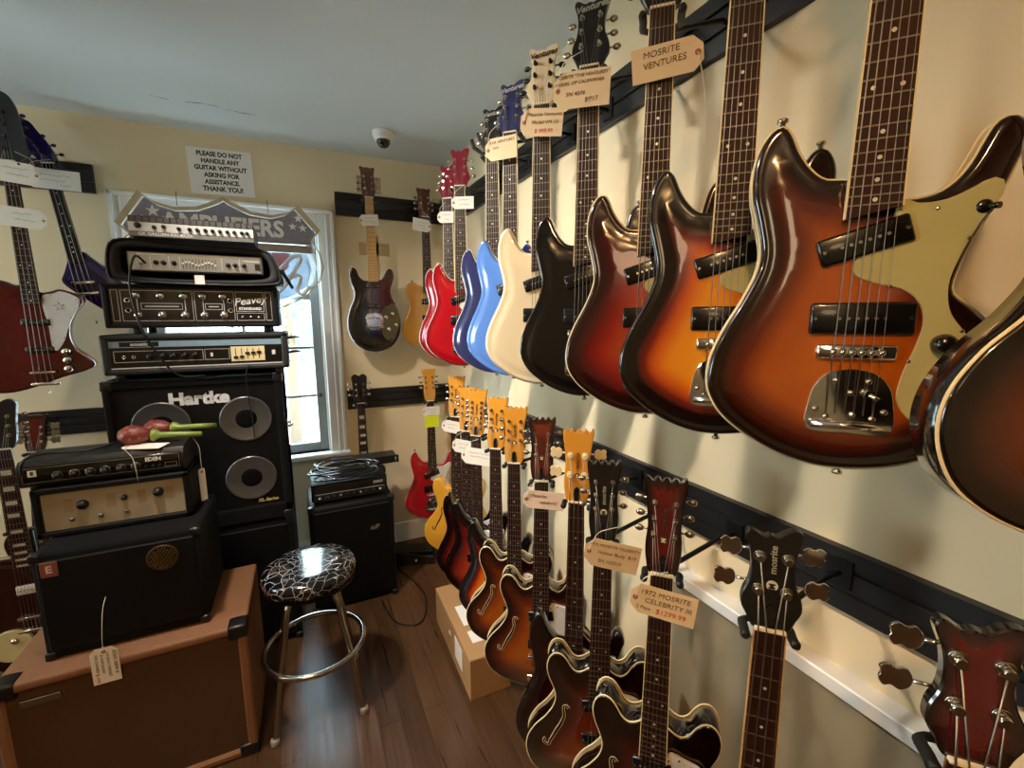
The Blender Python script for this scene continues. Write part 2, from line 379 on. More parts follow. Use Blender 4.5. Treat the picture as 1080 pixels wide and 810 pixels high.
# outdoors
structure(MB().box(-9, 9, YB + .3, 16, -.25, -.15).build('ground', mat('paving pale', '#e6e8e8', rough=.8, var=.1, scale=3)), 'pale paved yard outside the window', 'ground')
hs = thing('neighbouring_house', 'pale sided house seen through the window', 'house', (.2, 8.5, -.15))
hm = MB().box(-6, 4.5, 0, 3, 0, 3.2)
for i in range(22): hm.box(-6, 4.5, -.015, .01, .04 + i * .143, .12 + i * .143)
hm.build('siding', mat('siding', '#c3c6c2', rough=.7), hs)
MB().box(-.62, .12, -.05, .02, .9, 2.1, .01).build('house_window', mat('dark pane', '#4c585c', rough=.1), hs)
LEAF = mat('leaf green', '#93a892', rough=.6, var=.35, scale=6)
def tree(x, y, h, lab):
    t = thing('leafy_tree', lab, 'tree', (x, y, -.15))
    MB().tube([(0, 0, 0), (.04, 0, h * .4), (-.03, .05, h * .75)], [.09, .07, .03], 8).build('trunk', mat('bark', '#5b4b3c', rough=.9), t)
    lf = MB()
    for k in range(420):
        a, e, r = random.uniform(0, 2 * PI), random.uniform(-1, 1), random.uniform(.2, 1) ** .5
        c0 = Vector((math.cos(a) * math.sqrt(1 - e * e) * .8 * r, math.sin(a) * math.sqrt(1 - e * e) * .7 * r, h * .68 + e * h * .34 * r))
        u = Vector((random.uniform(-1, 1), random.uniform(-1, 1), random.uniform(-1, 1))).normalized() * .07; w = u.orthogonal().normalized() * .045
        lf.add([c0 - u, c0 + w, c0 + u, c0 - w], [(0, 1, 2, 3)])
    lf.build('foliage', LEAF, t, recalc=False)
tree(-.15, 6.3, 3.1, 'green leafy tree outside seen through the right of the window')
tree(-2.6, 6.4, 3.6, 'tall leafy tree outside behind the stacked amplifiers')
# ------------------------------------------------------------------ guitars: x to the treble side, z up, front towards -Y, the nut at (0, 0, 0) before the shift to the body's foot
CHROME = mat('chrome', '#d8d6d0', rough=.12, metal=1, var=.03)
NICKEL = mat('aged nickel', '#b9b3a6', rough=.22, metal=1, var=.05)
FRET = mat('fret wire', '#756d62', rough=.5, metal=.7)
BLACKP = mat('black plastic', '#0b0b0c', rough=.22, coat=.4)
CREAMP = mat('cream binding', '#e3d3a6', rough=.35)
ROSE = mat('rosewood', '#2b140c', rough=.55, var=.4, scale=14, stretch=(1, 1, .08)); ROSE.node_tree.nodes['Principled BSDF'].inputs['Specular IOR Level'].default_value = .25
MAPLE = mat('maple board', '#c99d5e', rough=.3, var=.2, scale=14, stretch=(1, 1, .1))
NECKW = mat('neck wood', '#8a5a30', rough=.35, var=.2, scale=10, stretch=(1, 1, .1))
NECKD = mat('dark neck', '#3b1a10', rough=.25, coat=.5)
PEARL = mat('pearl dot', '#d9d6cb', rough=.25, coat=.5)
STEEL = mat('string steel', '#8f8a80', rough=.38, metal=1)
NUTM = mat('nut bone', '#e6dec6', rough=.4)
RUBBER = mat('black rubber', '#0a0a0a', rough=.55)
IRON = mat('black steel', '#0e0e10', rough=.35, metal=.3)
LOGOS = mat('silver logo', '#c7c3b4', rough=.3, metal=.6)
LOGOD = mat('dark logo', '#2a1608', rough=.5)
PG_MINT = mat('aged mint plastic', '#b9b37a', rough=.3, coat=.4, var=.05)
PG_WHITE = mat('white plastic', '#d6d4d0', rough=.3, coat=.4)
PG_TORT = mat('tortoiseshell', '#3c0d0c', rough=.2, coat=.8, var=.6, scale=40)
MET_OLIVE = mat('brushed plate', '#6f6b4e', rough=.3, metal=.8)

MOS = [(-.024, -.400), (-.05, -.396), (-.068, -.380), (-.082, -.358), (-.092, -.335), (-.102, -.323), (-.113, -.326), (-.126, -.343), (-.134, -.374), (-.134, -.410), (-.125, -.448), (-.118, -.487), (-.121, -.512), (-.136, -.550), (-.160, -.597), (-.175, -.639), (-.177, -.678), (-.160, -.715), (-.123, -.748), (-.079, -.772), (-.032, -.785), (.016, -.785), (.068, -.773), (.115, -.745), (.150, -.708), (.165, -.668), (.160, -.630), (.140, -.592), (.112, -.562), (.095, -.545), (.098, -.515), (.110, -.475), (.127, -.430), (.139, -.390), (.144, -.378), (.140, -.360), (.131, -.348), (.120, -.347), (.111, -.356), (.104, -.373), (.095, -.396), (.084, -.413), (.071, -.424), (.055, -.429), (.040, -.430), (.026, -.426)]
HOLH = [(.024, -.372), (.04, -.383), (.057, -.388), (.072, -.378), (.085, -.357), (.1, -.341), (.117, -.339), (.130, -.352), (.137, -.38), (.132, -.41), (.12, -.44), (.113, -.468), (.119, -.498), (.14, -.533), (.17, -.568), (.19, -.607), (.193, -.645), (.176, -.69), (.14, -.72), (.09, -.738), (.04, -.745)]
HOL = [(-x, z) for x, z in HOLH] + [(0, -.746)] + HOLH[::-1]
SLIM = [(-.026, -.440), (-.052, -.436), (-.072, -.418), (-.088, -.380), (-.108, -.368), (-.122, -.385), (-.126, -.42), (-.116, -.46), (-.104, -.50), (-.108, -.54), (-.130, -.59), (-.148, -.65), (-.150, -.70), (-.132, -.76), (-.09, -.81), (-.03, -.835), (.03, -.835), (.09, -.812), (.132, -.765), (.152, -.70), (.146, -.63), (.126, -.57), (.104, -.52), (.100, -.49), (.112, -.45), (.122, -.41), (.112, -.375), (.092, -.37), (.07, -.40), (.046, -.435), (.026, -.440)]
TELE = [(-.026, -.41), (-.05, -.40), (-.085, -.385), (-.118, -.395), (-.133, -.43), (-.125, -.48), (-.112, -.515), (-.118, -.56), (-.142, -.61), (-.155, -.66), (-.15, -.72), (-.115, -.76), (-.06, -.777), (0, -.78), (.06, -.777), (.115, -.76), (.15, -.72), (.155, -.66), (.142, -.61), (.12, -.56), (.114, -.52), (.12, -.47), (.122, -.43), (.105, -.40), (.085, -.412), (.06, -.45), (.026, -.455)]
LESP = [(-.026, -.395), (-.06, -.39), (-.105, -.395), (-.132, -.425), (-.136, -.47), (-.118, -.52), (-.122, -.57), (-.150, -.62), (-.166, -.68), (-.155, -.75), (-.11, -.80), (-.05, -.82), (.0, -.822), (.05, -.82), (.11, -.80), (.155, -.75), (.166, -.68), (.15, -.62), (.125, -.57), (.112, -.52), (.12, -.475), (.128, -.435), (.112, -.40), (.09, -.41), (.07, -.445), (.045, -.465), (.026, -.46)]
TBIRD = [(-.03,-.50),(-.05,-.50),(-.08,-.485),(-.12,-.48),(-.17,-.50),(-.2,-.55),(-.195,-.62),(-.17,-.70),(-.17,-.78),(-.2,-.86),(-.215,-.91),(-.2,-.95),(-.13,-.965),(-.04,-.945),(.06,-.905),(.14,-.88),(.172,-.862),(.176,-.845),(.15,-.81),(.115,-.77),(.104,-.73),(.108,-.68),(.13,-.62),(.165,-.57),(.160,-.545),(.12,-.525),(.09,-.515),(.06,-.525),(.03,-.53)]
OLD_T = [(-.03, -.63), (-.06, -.60), (-.10, -.575), (-.14, -.575), (-.185, -.60), (-.20, -.65), (-.19, -.72), (-.17, -.80), (-.175, -.88), (-.2, -.95), (-.215, -.985), (-.2, -1.02), (-.15, -1.035), (-.05, -1.02), (.08, -.985), (.16, -.955), (.182, -.935), (.178, -.905), (.15, -.865), (.125, -.81), (.118, -.76), (.122, -.70), (.135, -.665), (.12, -.65), (.08, -.653), (.05, -.65), (.03, -.635)]
BLOB = [(-.03,-.38),(-.04,-.42),(-.06,-.465),(-.078,-.505),(-.06,-.54),(-.03,-.575),(.01,-.62),(.05,-.66),(.10,-.70),(.15,-.70),(.17,-.64),(.15,-.56),(.11,-.48),(.07,-.43),(.045,-.40),(.03,-.38)]
OLD_B = [(-.03, -.48), (-.05, -.52), (-.09, -.55), (-.115, -.575), (-.12, -.60), (-.1, -.64), (-.115, -.70), (-.15, -.76), (-.155, -.83), (-.11, -.88), (0, -.90), (.11, -.88), (.155, -.83), (.15, -.76), (.12, -.70), (.115, -.66), (.125, -.60), (.115, -.565), (.085, -.545), (.05, -.52), (.03, -.48)]
_lift = {(.144, -.378): (.146, -.360), (.140, -.360): (.142, -.334), (.131, -.348): (.131, -.317), (.120, -.347): (.117, -.314), (.111, -.356): (.104, -.328), (.104, -.373): (.096, -.352), (.095, -.396): (.088, -.385), (.084, -.413): (.080, -.407)}
MOSL = [_lift.get(p, p) for p in MOS]
OUT = dict(mosl=MOSL, mos=MOS, hollow=HOL, slim=SLIM, tele=TELE, lesp=LESP, tbird=TBIRD, blob=BLOB)

def smooth(t): t = min(1, max(0, t)); return t * t * (3 - 2 * t)
def drop_fn(kind):
    def carve(d):       # flat middle, crease, scooped band, rounded rim
        r = .009
        e = (r - math.sqrt(max(0, r * r - (r - min(d, r)) ** 2))) if d < r else 0
        if d > .036: return e
        s = smooth((.036 - d) / .020) if d > .016 else 1
        return e + .0042 * s - (.0016 * smooth((.014 - d) / .010) if d < .014 else 0)
    def flat(d):
        r = .007
        return (r - math.sqrt(max(0, r * r - (r - min(d, r)) ** 2))) if d < r else 0
    def arch(d):
        r = .003
        e = (r - math.sqrt(max(0, r * r - (r - min(d, r)) ** 2))) if d < r else 0
        return e + .009 * (1 - smooth((d - .004) / .10))
    return dict(carve=carve, flat=flat, arch=arch)[kind]

def dist_to(poly, P):
    A = np.array(poly); B = np.roll(A, -1, 0); AB = B - A; L2 = (AB ** 2).sum(1); best = np.full(len(P), 9.)
    for a, ab, l in zip(A, AB, L2):
        t = np.clip(((P - a) @ ab) / l, 0, 1); best = np.minimum(best, np.hypot(*(P - a - t[:, None] * ab).T))
    return best
def inside(poly, P):
    A = np.array(poly); B = np.roll(A, -1, 0); c = np.zeros(len(P), bool)
    for (x1, z1), (x2, z2) in zip(A, B):
        m = ((z1 > P[:, 1]) != (z2 > P[:, 1])); xx = (x2 - x1) * (P[:, 1] - z1) / ((z2 - z1) or 1e-9) + x1; c ^= m & (P[:, 0] < xx)
    return c

BODY_CACHE = {}
def body_mesh(outl, sx, sz, ytop, thick, kind):
    key = (outl, sx, sz, ytop, thick, kind)
    if key in BODY_CACHE: return BODY_CACHE[key]
    poly = spline([(x * sx, z * sz) for x, z in OUT[outl]], 190)
    if area2(poly) < 0: poly = poly[::-1]
    A = np.array(poly); nr = np.array(normals2(poly)); fn = drop_fn(kind)
    pts = [A]
    for d in ((.0025, .006, .011, .018, .027, .036, .045) if kind == 'carve' else (.002, .005, .010, .02, .032)):
        Q = A[::1 if d < .012 else 2] - nr[::1 if d < .012 else 2] * d
        k = inside(poly, Q) & (dist_to(poly, Q) > d * .88); pts.append(Q[k])
    lo, hi = A.min(0), A.max(0); g = .0095
    G = np.array([(x + (g / 2 if j % 2 else 0), z) for j, z in enumerate(np.arange(lo[1], hi[1], g)) for x in np.arange(lo[0], hi[0], g)])
    lim = .05 if kind == 'carve' else .037
    k = inside(poly, G); G = G[k]; G = G[dist_to(poly, G) > lim]; pts.append(G)
    n = len(poly); V = np.vstack(pts)
    r = delaunay_2d_cdt([Vector(p) for p in V], [(i, (i + 1) % n) for i in range(n)], [], 1, 1e-6)
    VV = np.array([v[:] for v in r[0]]); D = dist_to(poly, VV); D[D < 1e-4] = 0
    verts = [(x, ytop + fn(d), z) for (x, z), d in zip(VV, D)]; faces = [list(f) for f in r[2]]
    idx = {}
    for i, o in enumerate(r[3]):
        for q in o:
            if q < n: idx[q] = i
    rim = [idx[i] for i in range(n)]; att = list(D); o = len(verts); yb = ytop + thick
    for (x, z), (nx, nz) in zip(poly, nr): verts.append((x, yb - .005, z)); att.append(0.)
    for (x, z), (nx, nz) in zip(poly, nr): verts.append((x - nx * .005, yb, z - nz * .005)); att.append(0.)
    smf = [True] * len(faces)
    for k in range(n):
        k2 = (k + 1) % n
        faces.append([rim[k], rim[k2], o + k2, o + k]); faces.append([o + k, o + k2, o + n + k2, o + n + k]); smf += [True, True]
    faces.append([o + n + k for k in range(n)]); smf.append(False)
    mb = MB(); mb.v = verts; mb.f = faces; mb.mi = [0] * len(faces); mb.sm = smf
    BODY_CACHE[key] = (mb, att, poly, lambda x, z: ytop + fn(float(dist_to(poly, np.array([[x, z]]))[0])))
    return BODY_CACHE[key]

HEADS = {
 'notch': [(-.024, 0), (-.036, .02), (-.0435, .035), (-.042, .055), (-.034, .075), (-.031, .1), (-.034, .125), (-.041, .150), (-.036, .158), (-.028, .156), (-.016, .149), (-.006, .152), (.004, .150), (.012, .156), (.022, .162), (.034, .163), (.041, .158), (.035, .13), (.031, .1), (.034, .075), (.042, .055), (.0435, .035), (.036, .02), (.024, 0)],
 'crown': [(-.024, 0), (-.034, .03), (-.036, .06), (-.033, .1), (-.036, .14), (-.042, .19), (-.040, .199), (-.034, .197), (-.026, .190), (-.022, .197), (-.015, .199), (-.009, .190), (-.003, .198), (.004, .198), (.010, .190), (.016, .199), (.023, .197), (.027, .190), (.034, .199), (.041, .2), (.043, .193), (.036, .14), (.033, .1), (.036, .06), (.034, .03), (.024, 0)],
 'book': [(-.024, 0), (-.034, .02), (-.038, .05), (-.039, .09), (-.043, .14), (-.044, .155), (-.036, .166), (-.022, .172), (-.01, .168), (0, .162), (.01, .168), (.022, .172), (.036, .166), (.044, .155), (.043, .14), (.039, .09), (.038, .05), (.034, .02), (.024, 0)],
 'bird': [(-.025, 0), (-.045, .03), (-.05, .08), (-.055, .16), (-.06, .24), (-.05, .275), (-.02, .285), (.01, .275), (.03, .24), (.045, .16), (.055, .08), (.066, .035), (.05, .02), (.025, 0)],
 'blade': [(-.022, 0), (-.034, .02), (-.05, .045), (-.072, .10), (-.098, .172), (-.105, .205), (-.09, .212), (-.06, .20), (-.03, .165), (0, .12), (.022, .07), (.034, .03), (.03, .01), (.022, 0)],
 'plain': [(-.023, 0), (-.034, .022), (-.037, .06), (-.035, .1), (-.036, .14), (-.041, .166), (-.034, .170), (-.02, .165), (0, .168), (.02, .165), (.034, .170), (.041, .166), (.036, .14), (.035, .1), (.037, .06), (.034, .022), (.023, 0)],
}
STRAPB = [(-.006, .0), (.006, .0)]
def fhole_path(s):
    return [(s * (.078 + dx), z) for dx, z in [(.000, -.497), (.006, -.490), (.013, -.494), (.014, -.504), (.012, -.520), (.020, -.545), (.033, -.570), (.043, -.590), (.050, -.604), (.052, -.613), (.064, -.611), (.067, -.603), (.062, -.597)]][::1]

def make_guitar(name, label, loc, rz, group, body, finish, kind='carve', sx=1., sz=1., thick=.040, back_bind=False, bind=None, head='notch', head_m=None, nstr=6, scale=.622,
                board=None, frets=22, fret_end=-.447, board_bind=None, dots=True, blocks=False, pegs='33', peg_m=None, peg_big=False, pickguard=None, pickups=(), bridge=-.622, trem='mos', knobs=(), switch=None,
                fholes=False, fh_m=None, logo=None, logo_v=None, neck_m=None, tilt=0., cat='guitar', ytop=None, nutw=.043, endw=.056, extra=None):
    zs = -min(z for x, z in OUT[body]) * sz            # nut height above the body's foot
    ytop = (.012 if kind != 'arch' else .010) if ytop is None else ytop
    mb, att, poly, ysurf = body_mesh(body, sx, sz, ytop, thick, kind)
    # the root stands at the body's foot, straight below the nut
    root = thing(name, label, cat, loc, rz, group)
    root.rotation_euler = (0, tilt, rz)
    R = Matrix.Translation(loc) @ root.rotation_euler.to_matrix().to_4x4()
    root.location = R @ Vector((0, 0, -zs))
    def up(m): m.v = [(x, y, z + zs) for x, y, z in m.v]; return m
    def B(m, n, mats, par=None, **k): return up(m).build(n, mats, par or root, **k)
    b = MB(); b.v = list(mb.v); b.f = mb.f; b.mi = mb.mi; b.sm = mb.sm
    bo = B(b, 'body', finish, attr=att)
    rim_y = ysurf(*poly[0])
    if bind:
        B(MB().tube([(x, rim_y + .0012, z) for x, z in poly[::1]], .0021, 6, closed=True), 'binding', bind, bo)
        if back_bind: B(MB().tube([(x, ytop + thick - .004, z) for x, z in poly[::1]], .0020, 6, closed=True), 'back_binding', bind, bo)
    # neck, board, frets
    jz = max(z for x, z in OUT[body]) * sz
    ze = fret_end
    def w(z): return (nutw + (endw - nutw) * min(1, z / ze)) / 2
    zj = -.43 * sz if body not in ('tbird', 'blob') else (-.54 if body == 'tbird' else -.42)
    nm = MB(); ns = 9; rows = [0, zj * .25, zj * .6, zj * .9, zj]; vs = []; fs = []
    for i, z in enumerate(rows):
        dp = .016 + .004 * i / 4
        for k in range(ns): a = PI * k / (ns - 1); vs.append((-w(z) * math.cos(a), .006 + dp * math.sin(a) ** .8, z))
    for i in range(len(rows) - 1):
        for k in range(ns - 1): fs.append((i * ns + k, i * ns + k + 1, (i + 1) * ns + k + 1, (i + 1) * ns + k))
        fs.append((i * ns, (i + 1) * ns, (i + 1) * ns + ns - 1, i * ns + ns - 1))
    fs += [tuple(range(ns)), tuple((len(rows) - 1) * ns + k for k in range(ns))]
    nm.add(vs, fs, 0, True); B(nm, 'neck', neck_m or NECKW)
    sl = .006 if body in ('mos', 'mosl') else 0.
    e = w(ze)
    fb = MB().prism([(-w(0), 0), (w(0), 0), (e, ze + sl), (-e, ze - sl)], 0, .006 if kind != 'arch' else .007)
    fr = fb; fr_start = len(fb.mi)
    for i in range(1, frets + 1):
        z = -scale * (1 - 2 ** (-i / 12))
        if z < ze + .004: break
        fr.box(-w(z), w(z), -.0011, .0008, z - .0009, z + .0009, 0, 1)
    dm_ = fb; D = lambda x, z: dm_.cyl((x, -.0004, z), (x, .001, z), .0026, n=12, mi=2)
    for i in (3, 5, 7, 9, 12, 15, 17, 19, 21):
        z = -scale * (1 - (2 ** (-i / 12) + 2 ** (-(i - 1) / 12)) / 2)
        if z < ze + .006: continue
        if blocks: dm_.box(-w(z) * .62, w(z) * .62, -.0004, .001, z - scale * .018 * 2 ** (-i / 12), z + scale * .018 * 2 ** (-i / 12), 0, 2)
        elif i == 12: D(-w(z) * .55, z); D(w(z) * .55, z)
        else: D(0, z)
    fbo = B(fb, 'fretboard', [board or ROSE, FRET, PEARL])
    if board_bind:
        bb = MB()
        for s in (-1, 1): bb.add([(s * w(0), -.0003, 0), (s * (w(0) + .0018), -.0003, 0), (s * (e + .0018), -.0003, ze - s * -sl), (s * e, -.0003, ze - s * -sl), (s * w(0), .007, 0), (s * (w(0) + .0018), .007, 0), (s * (e + .0018), .007, ze - s * -sl), (s * e, .007, ze - s * -sl)],
                                 [(0, 1, 2, 3), (4, 5, 6, 7), (0, 1, 5, 4), (2, 3, 7, 6), (1, 2, 6, 5), (0, 3, 7, 4)])
        B(bb, 'fretboard_binding', board_bind, fbo)
    B(MB().box(-w(0) - .001, w(0) + .001, -.003, .008, -.001, .004, .0008), 'nut', NUTM)
    # headstock, leaning back from the nut
    SH = .14
    hp = spline(HEADS[head], 110) if head != 'crown' and head != 'notch' else spline(HEADS[head], 150)
    hm = MB().prism(hp, .004, .019, bev=.002, shear=SH)
    for i in range(len(hm.sm)): hm.sm[i] = False
    # the front face gets an inner ring so that a shaded finish can run from rim to middle
    nh = len(hp); ff = next(i for i, f in enumerate(hm.f) if len(f) == nh and 0 in f); hm.f.pop(ff); hm.mi.pop(ff); hm.sm.pop(ff); oh = len(hm.v)
    zc_ = sum(z for x, z in hp) / nh
    for k in range(nh): x, y, z = hm.v[k]; z2 = z + (zc_ - z) * .25; hm.v.append((x * .45, y + SH * (z2 - z), z2))
    for k in range(nh): hm.f.append([k, (k + 1) % nh, oh + (k + 1) % nh, oh + k]); hm.mi.append(0); hm.sm.append(False)
    hm.f.append([oh + k for k in range(nh)]); hm.mi.append(0); hm.sm.append(False)
    he = B(hm, 'headstock', head_m or finish, attr=[.0 if i < oh else .12 for i in range(len(hm.v))])
    hy = lambda z: .004 + SH * z
    # tuning pegs
    def peg(x, z, s, xb):
        p = MB().cyl((x, hy(z) - .013, z), (x, hy(z), z), .0036 if nstr == 6 else .006, n=10).cyl((x, hy(z) - .003, z), (x, hy(z) + .001, z), .006 if nstr == 6 else .0095, n=14)
        p.cyl((x, hy(z) + .021, z), (xb, hy(z) + .021, z), .0025, n=8)
        if peg_big:
            q = MB().prism(spline([(s * .002, -.008), (s * .012, -.016), (s * .021, -.012), (s * .028, -.015), (s * .034, -.006), (s * .032, .002), (s * .034, .010), (s * .026, .016), (s * .018, .012), (s * .010, .015), (s * .002, .008)], 40), -.002, .002, bev=.0008); q.v = [(a + xb, b_ + hy(z) + .021, c_ + z) for a, b_, c_ in q.v]; p.add(q.v, q.f)
        else: p.ball((xb + s * .007, hy(z) + .021, z), .010, .005, .0075)
        return p
    posts = []; dz_ = .034 if head == 'crown' and nstr == 6 and pegs == '33' else (.010 if head == 'crown' and pegs == '22' else 0)
    if pegs == '33': L = [(-1, .048), (-1, .081), (-1, .114), (1, .114), (1, .081), (1, .048)]; xo = .021
    elif pegs == '66': L = [(s, .034 + .022 * k) for s in (-1, 1) for k in (range(6) if s < 0 else range(5, -1, -1))]; xo = .022
    elif pegs == '22': L = [(-1, .065), (-1, .118), (1, .118), (1, .065)]; xo = .02
    elif pegs == '4R': L = [(1, .05), (1, .1), (1, .15), (1, .2)]; xo = .0
    if pegs == 'blade': lst = [(-.010, .045, .04), (-.033, .085, .02), (-.058, .125, -.01), (-.082, .165, -.045)]
    elif pegs == '4R': lst = [(-.005 + .0 * i, z, .062 - .12 * max(0, z - .05) * 1.2) for i, (s, z) in enumerate(L)]
    else: lst = None
    if not lst: L = [(s, z + dz_) for s, z in L]
    if lst:
        for x, z, xb in lst: B(peg(x, z, 1, xb), 'tuning_peg', peg_m or NICKEL, he); posts.append((x, z))
    else:
        half = lambda z: max(abs(x) for x, zz in hp if abs(zz - z) < .012)
        for s, z in L: B(peg(s * xo, z, s, s * (half(z) + .008)), 'tuning_peg', peg_m or NICKEL, he); posts.append((s * xo, z))
    if logo:
        t_ = text(logo, .021, LOGOS if logo_v != 'dark' else LOGOD, he, (0, hy(.137) - .0026, zs + .137), rx=0, rot=math.radians(8), shear=.35, bold=.0005)
        for v in t_.data.vertices: v.co.y += SH * (v.co.z - zs - .137)
    if logo_v and logo_v != 'dark':
        LM = LOGOD if logo_v == 'D' else LOGOS
        t_ = text('mosrite', .0145, LM, he, (.0, hy(.115) - .0026, zs + .115), rot=PI / 2, bold=.0002)
        for v in t_.data.vertices: v.co.y += SH * (v.co.z - zs - .115)
        lm = MB().cyl((0, hy(.072) - .0008, .072), (0, hy(.072) + .001, .072), .0085, n=20)
        B(lm, 'logo_disc', PEARL if logo_v != 'D' else LOGOD, he)
        t_ = text('M', .012, INK if logo_v != 'D' else CREAMP, he, (0, hy(.072) - .0018, zs + .072), rot=PI / 2, bold=.0006)
        tr = MB().prism([(-.007, .004), (.007, .004), (.009, .015), (.007, .036), (.002, .042), (-.002, .042), (-.007, .036), (-.009, .015)], .0015, .005, shear=SH); B(tr, 'truss_rod_cover', BLACKP, he)
    # strings
    zb = bridge; sp = (.052 if nstr == 6 else .058) / 2
    for i, (px_, pz) in enumerate(posts):
        f = i / (len(posts) - 1) * 2 - 1
        r_ = (.0008 - .00009 * (i % 6)) if nstr == 6 else (.0014 - .00018 * i)
        ys = ysurf(0, zb) - .012
        zt = zb - (.085 if body != 'tele' else .03)
        zt = max(zt, -zs + .03)
        B(MB().tube([(px_, hy(pz) - .008, pz), (f * nutw * .41, -.0035, .002), (f * sp, ys, zb), (f * sp, ysurf(0, zt) - .0045, zt)], r_, 5), 'string', STEEL)
    # pickguard and hardware
    if pickguard:
        pg, pm_ = pickguard; pp = spline([(x * sx, z * sz) for x, z in pg], 90)
        yy = ytop - .0022 if kind != 'arch' else ytop - .004
        B(MB().prism(pp, yy, ytop + .004, bev=.0008), 'pickguard', pm_)
        sc_ = MB()
        for k in range(4, 90, 14):
            x, z = pp[k]; cx = sum(p[0] for p in pp) / 90; cz = sum(p[1] for p in pp) / 90
            x += (cx - x) * .10; z += (cz - z) * .07; sc_.ball((x, yy - .0003, z), .0026, .0012, .0026, 8, 5)
        B(sc_, 'pickguard_screws', NICKEL)
    for (x, z, pw, ph, rot, m_) in pickups:
        p = MB(); yy = ysurf(x, z) - .007; p.box(-pw / 2, pw / 2, yy, yy + .012, -ph / 2, ph / 2, .004, 0, 2)
        for k in range(nstr): p.cyl(((k - (nstr - 1) / 2) * .0098, yy - .0014, 0), ((k - (nstr - 1) / 2) * .0098, yy + .001, 0), .0022, n=8, mi=1)
        for s in (-1, 1): p.cyl((s * (pw / 2 - .006), yy - .0008, 0), (s * (pw / 2 - .006), yy + .001, 0), .0022, n=8, mi=1)
        c, s_ = math.cos(rot), math.sin(rot); p.v = [(x + a * c - d * s_, y, z + a * s_ + d * c) for a, y, d in p.v]
        B(p, 'pickup', [m_, NICKEL])
    yb = ysurf(0, zb)
    br = MB()
    if kind == 'arch' or trem == 'tom':
        br.box(-.042, .042, yb - .011, yb - .003, zb - .006, zb + .006, .002, 0, 2)
        for s in (-1, 1): br.cyl((s * .037, yb - .006, zb), (s * .037, yb + .002, zb), .006, n=14)
    else:
        br.box(-.044, .044, yb - .008, yb + .001, zb - .010, zb + .010, .004, 0, 2)
        for k in range(nstr):
            x = (k - (nstr - 1) / 2) * (.0104 if nstr == 6 else .018); br.cyl((x - .003, yb - .0105, zb), (x + .003, yb - .0105, zb), .0045, n=12).cyl((x, yb - .009, zb - .008), (x, yb - .009, zb + .008), .002, n=8)
    B(br, 'bridge', CHROME)
    zt = zb - .085
    if trem == 'mos':
        y0 = ysurf(0, zt) - .003
        pl = MB().prism(spline([(-.047, zt - .022), (-.047, zt + .018), (-.042, zt + .038), (-.028, zt + .055), (0, zt + .062), (.028, zt + .055), (.042, zt + .038), (.047, zt + .018), (.047, zt - .022), (.0, zt - .026)], 60), y0, y0 + .004, bev=.001)
        v_ = B(pl, 'vibrato_plate', CHROME)
        B(MB().tube([(-.044, y0 - .007, zt - .014), (.044, y0 - .007, zt - .014)], .0055, 12), 'string_bar', CHROME, v_)
        sc_ = MB()
        for x, z in [(-.038, .006), (.038, .006), (-.026, -.004), (.026, -.004), (-.018, .046), (.018, .046), (0, .030), (.004, .0)]: sc_.ball((x, y0 - .001, zt + z), .0042, .003, .0042, 10, 6)
        B(sc_, 'plate_screws', NICKEL, v_)
        B(MB().cyl((.018, y0 - .012, zt + .03), (.018, y0, zt + .03), .006, n=14).tube([(.018, y0 - .011, zt + .03), (.026, y0 - .015, zt + .024)], .003, 8), 'arm_socket', CHROME, v_)
    elif trem == 'trap':
        y0 = ysurf(0, zt) - .010
        tp = MB().box(-.046, .046, y0, y0 + .006, zt - .010, zt + .012, .002)
        for s in (-1, 1): tp.tube([(s * .038, y0 + .003, zt - .01), (s * .022, y0 + .004, -zs + .012), (s * .01, ytop + .016, -zs - .002)], .003, 8)
        tp.box(-.014, .014, ytop + .004, ytop + .024, -zs - .003, -zs + .004, .001)
        B(tp, 'tailpiece', CHROME)
    elif trem == 'tom':
        B(MB().box(-.048, .048, ysurf(0, zb - .05) - .012, ysurf(0, zb - .05) + .001, zb - .058, zb - .044, .004, 0, 2), 'tailpiece', CHROME)
    for (x, z, m_) in knobs:
        y0 = ysurf(x, z) - .002
        B(MB().lathe([(.013, -.001), (.013, .006), (.0105, .013), (.0095, .015), (.001, .0155)], (x, y0, z), '-Y', 20), 'knob', m_)
    if switch:
        x, z = switch; y0 = ysurf(x, z) - .002
        B(MB().lathe([(.010, 0), (.010, .003), (.005, .006), (.001, .006)], (x, y0, z), '-Y', 16).tube([(x, y0 - .004, z), (x + .008, y0 - .016, z - .002)], [.0022, .004], 8), 'switch', BLACKP if not fholes else CREAMP)
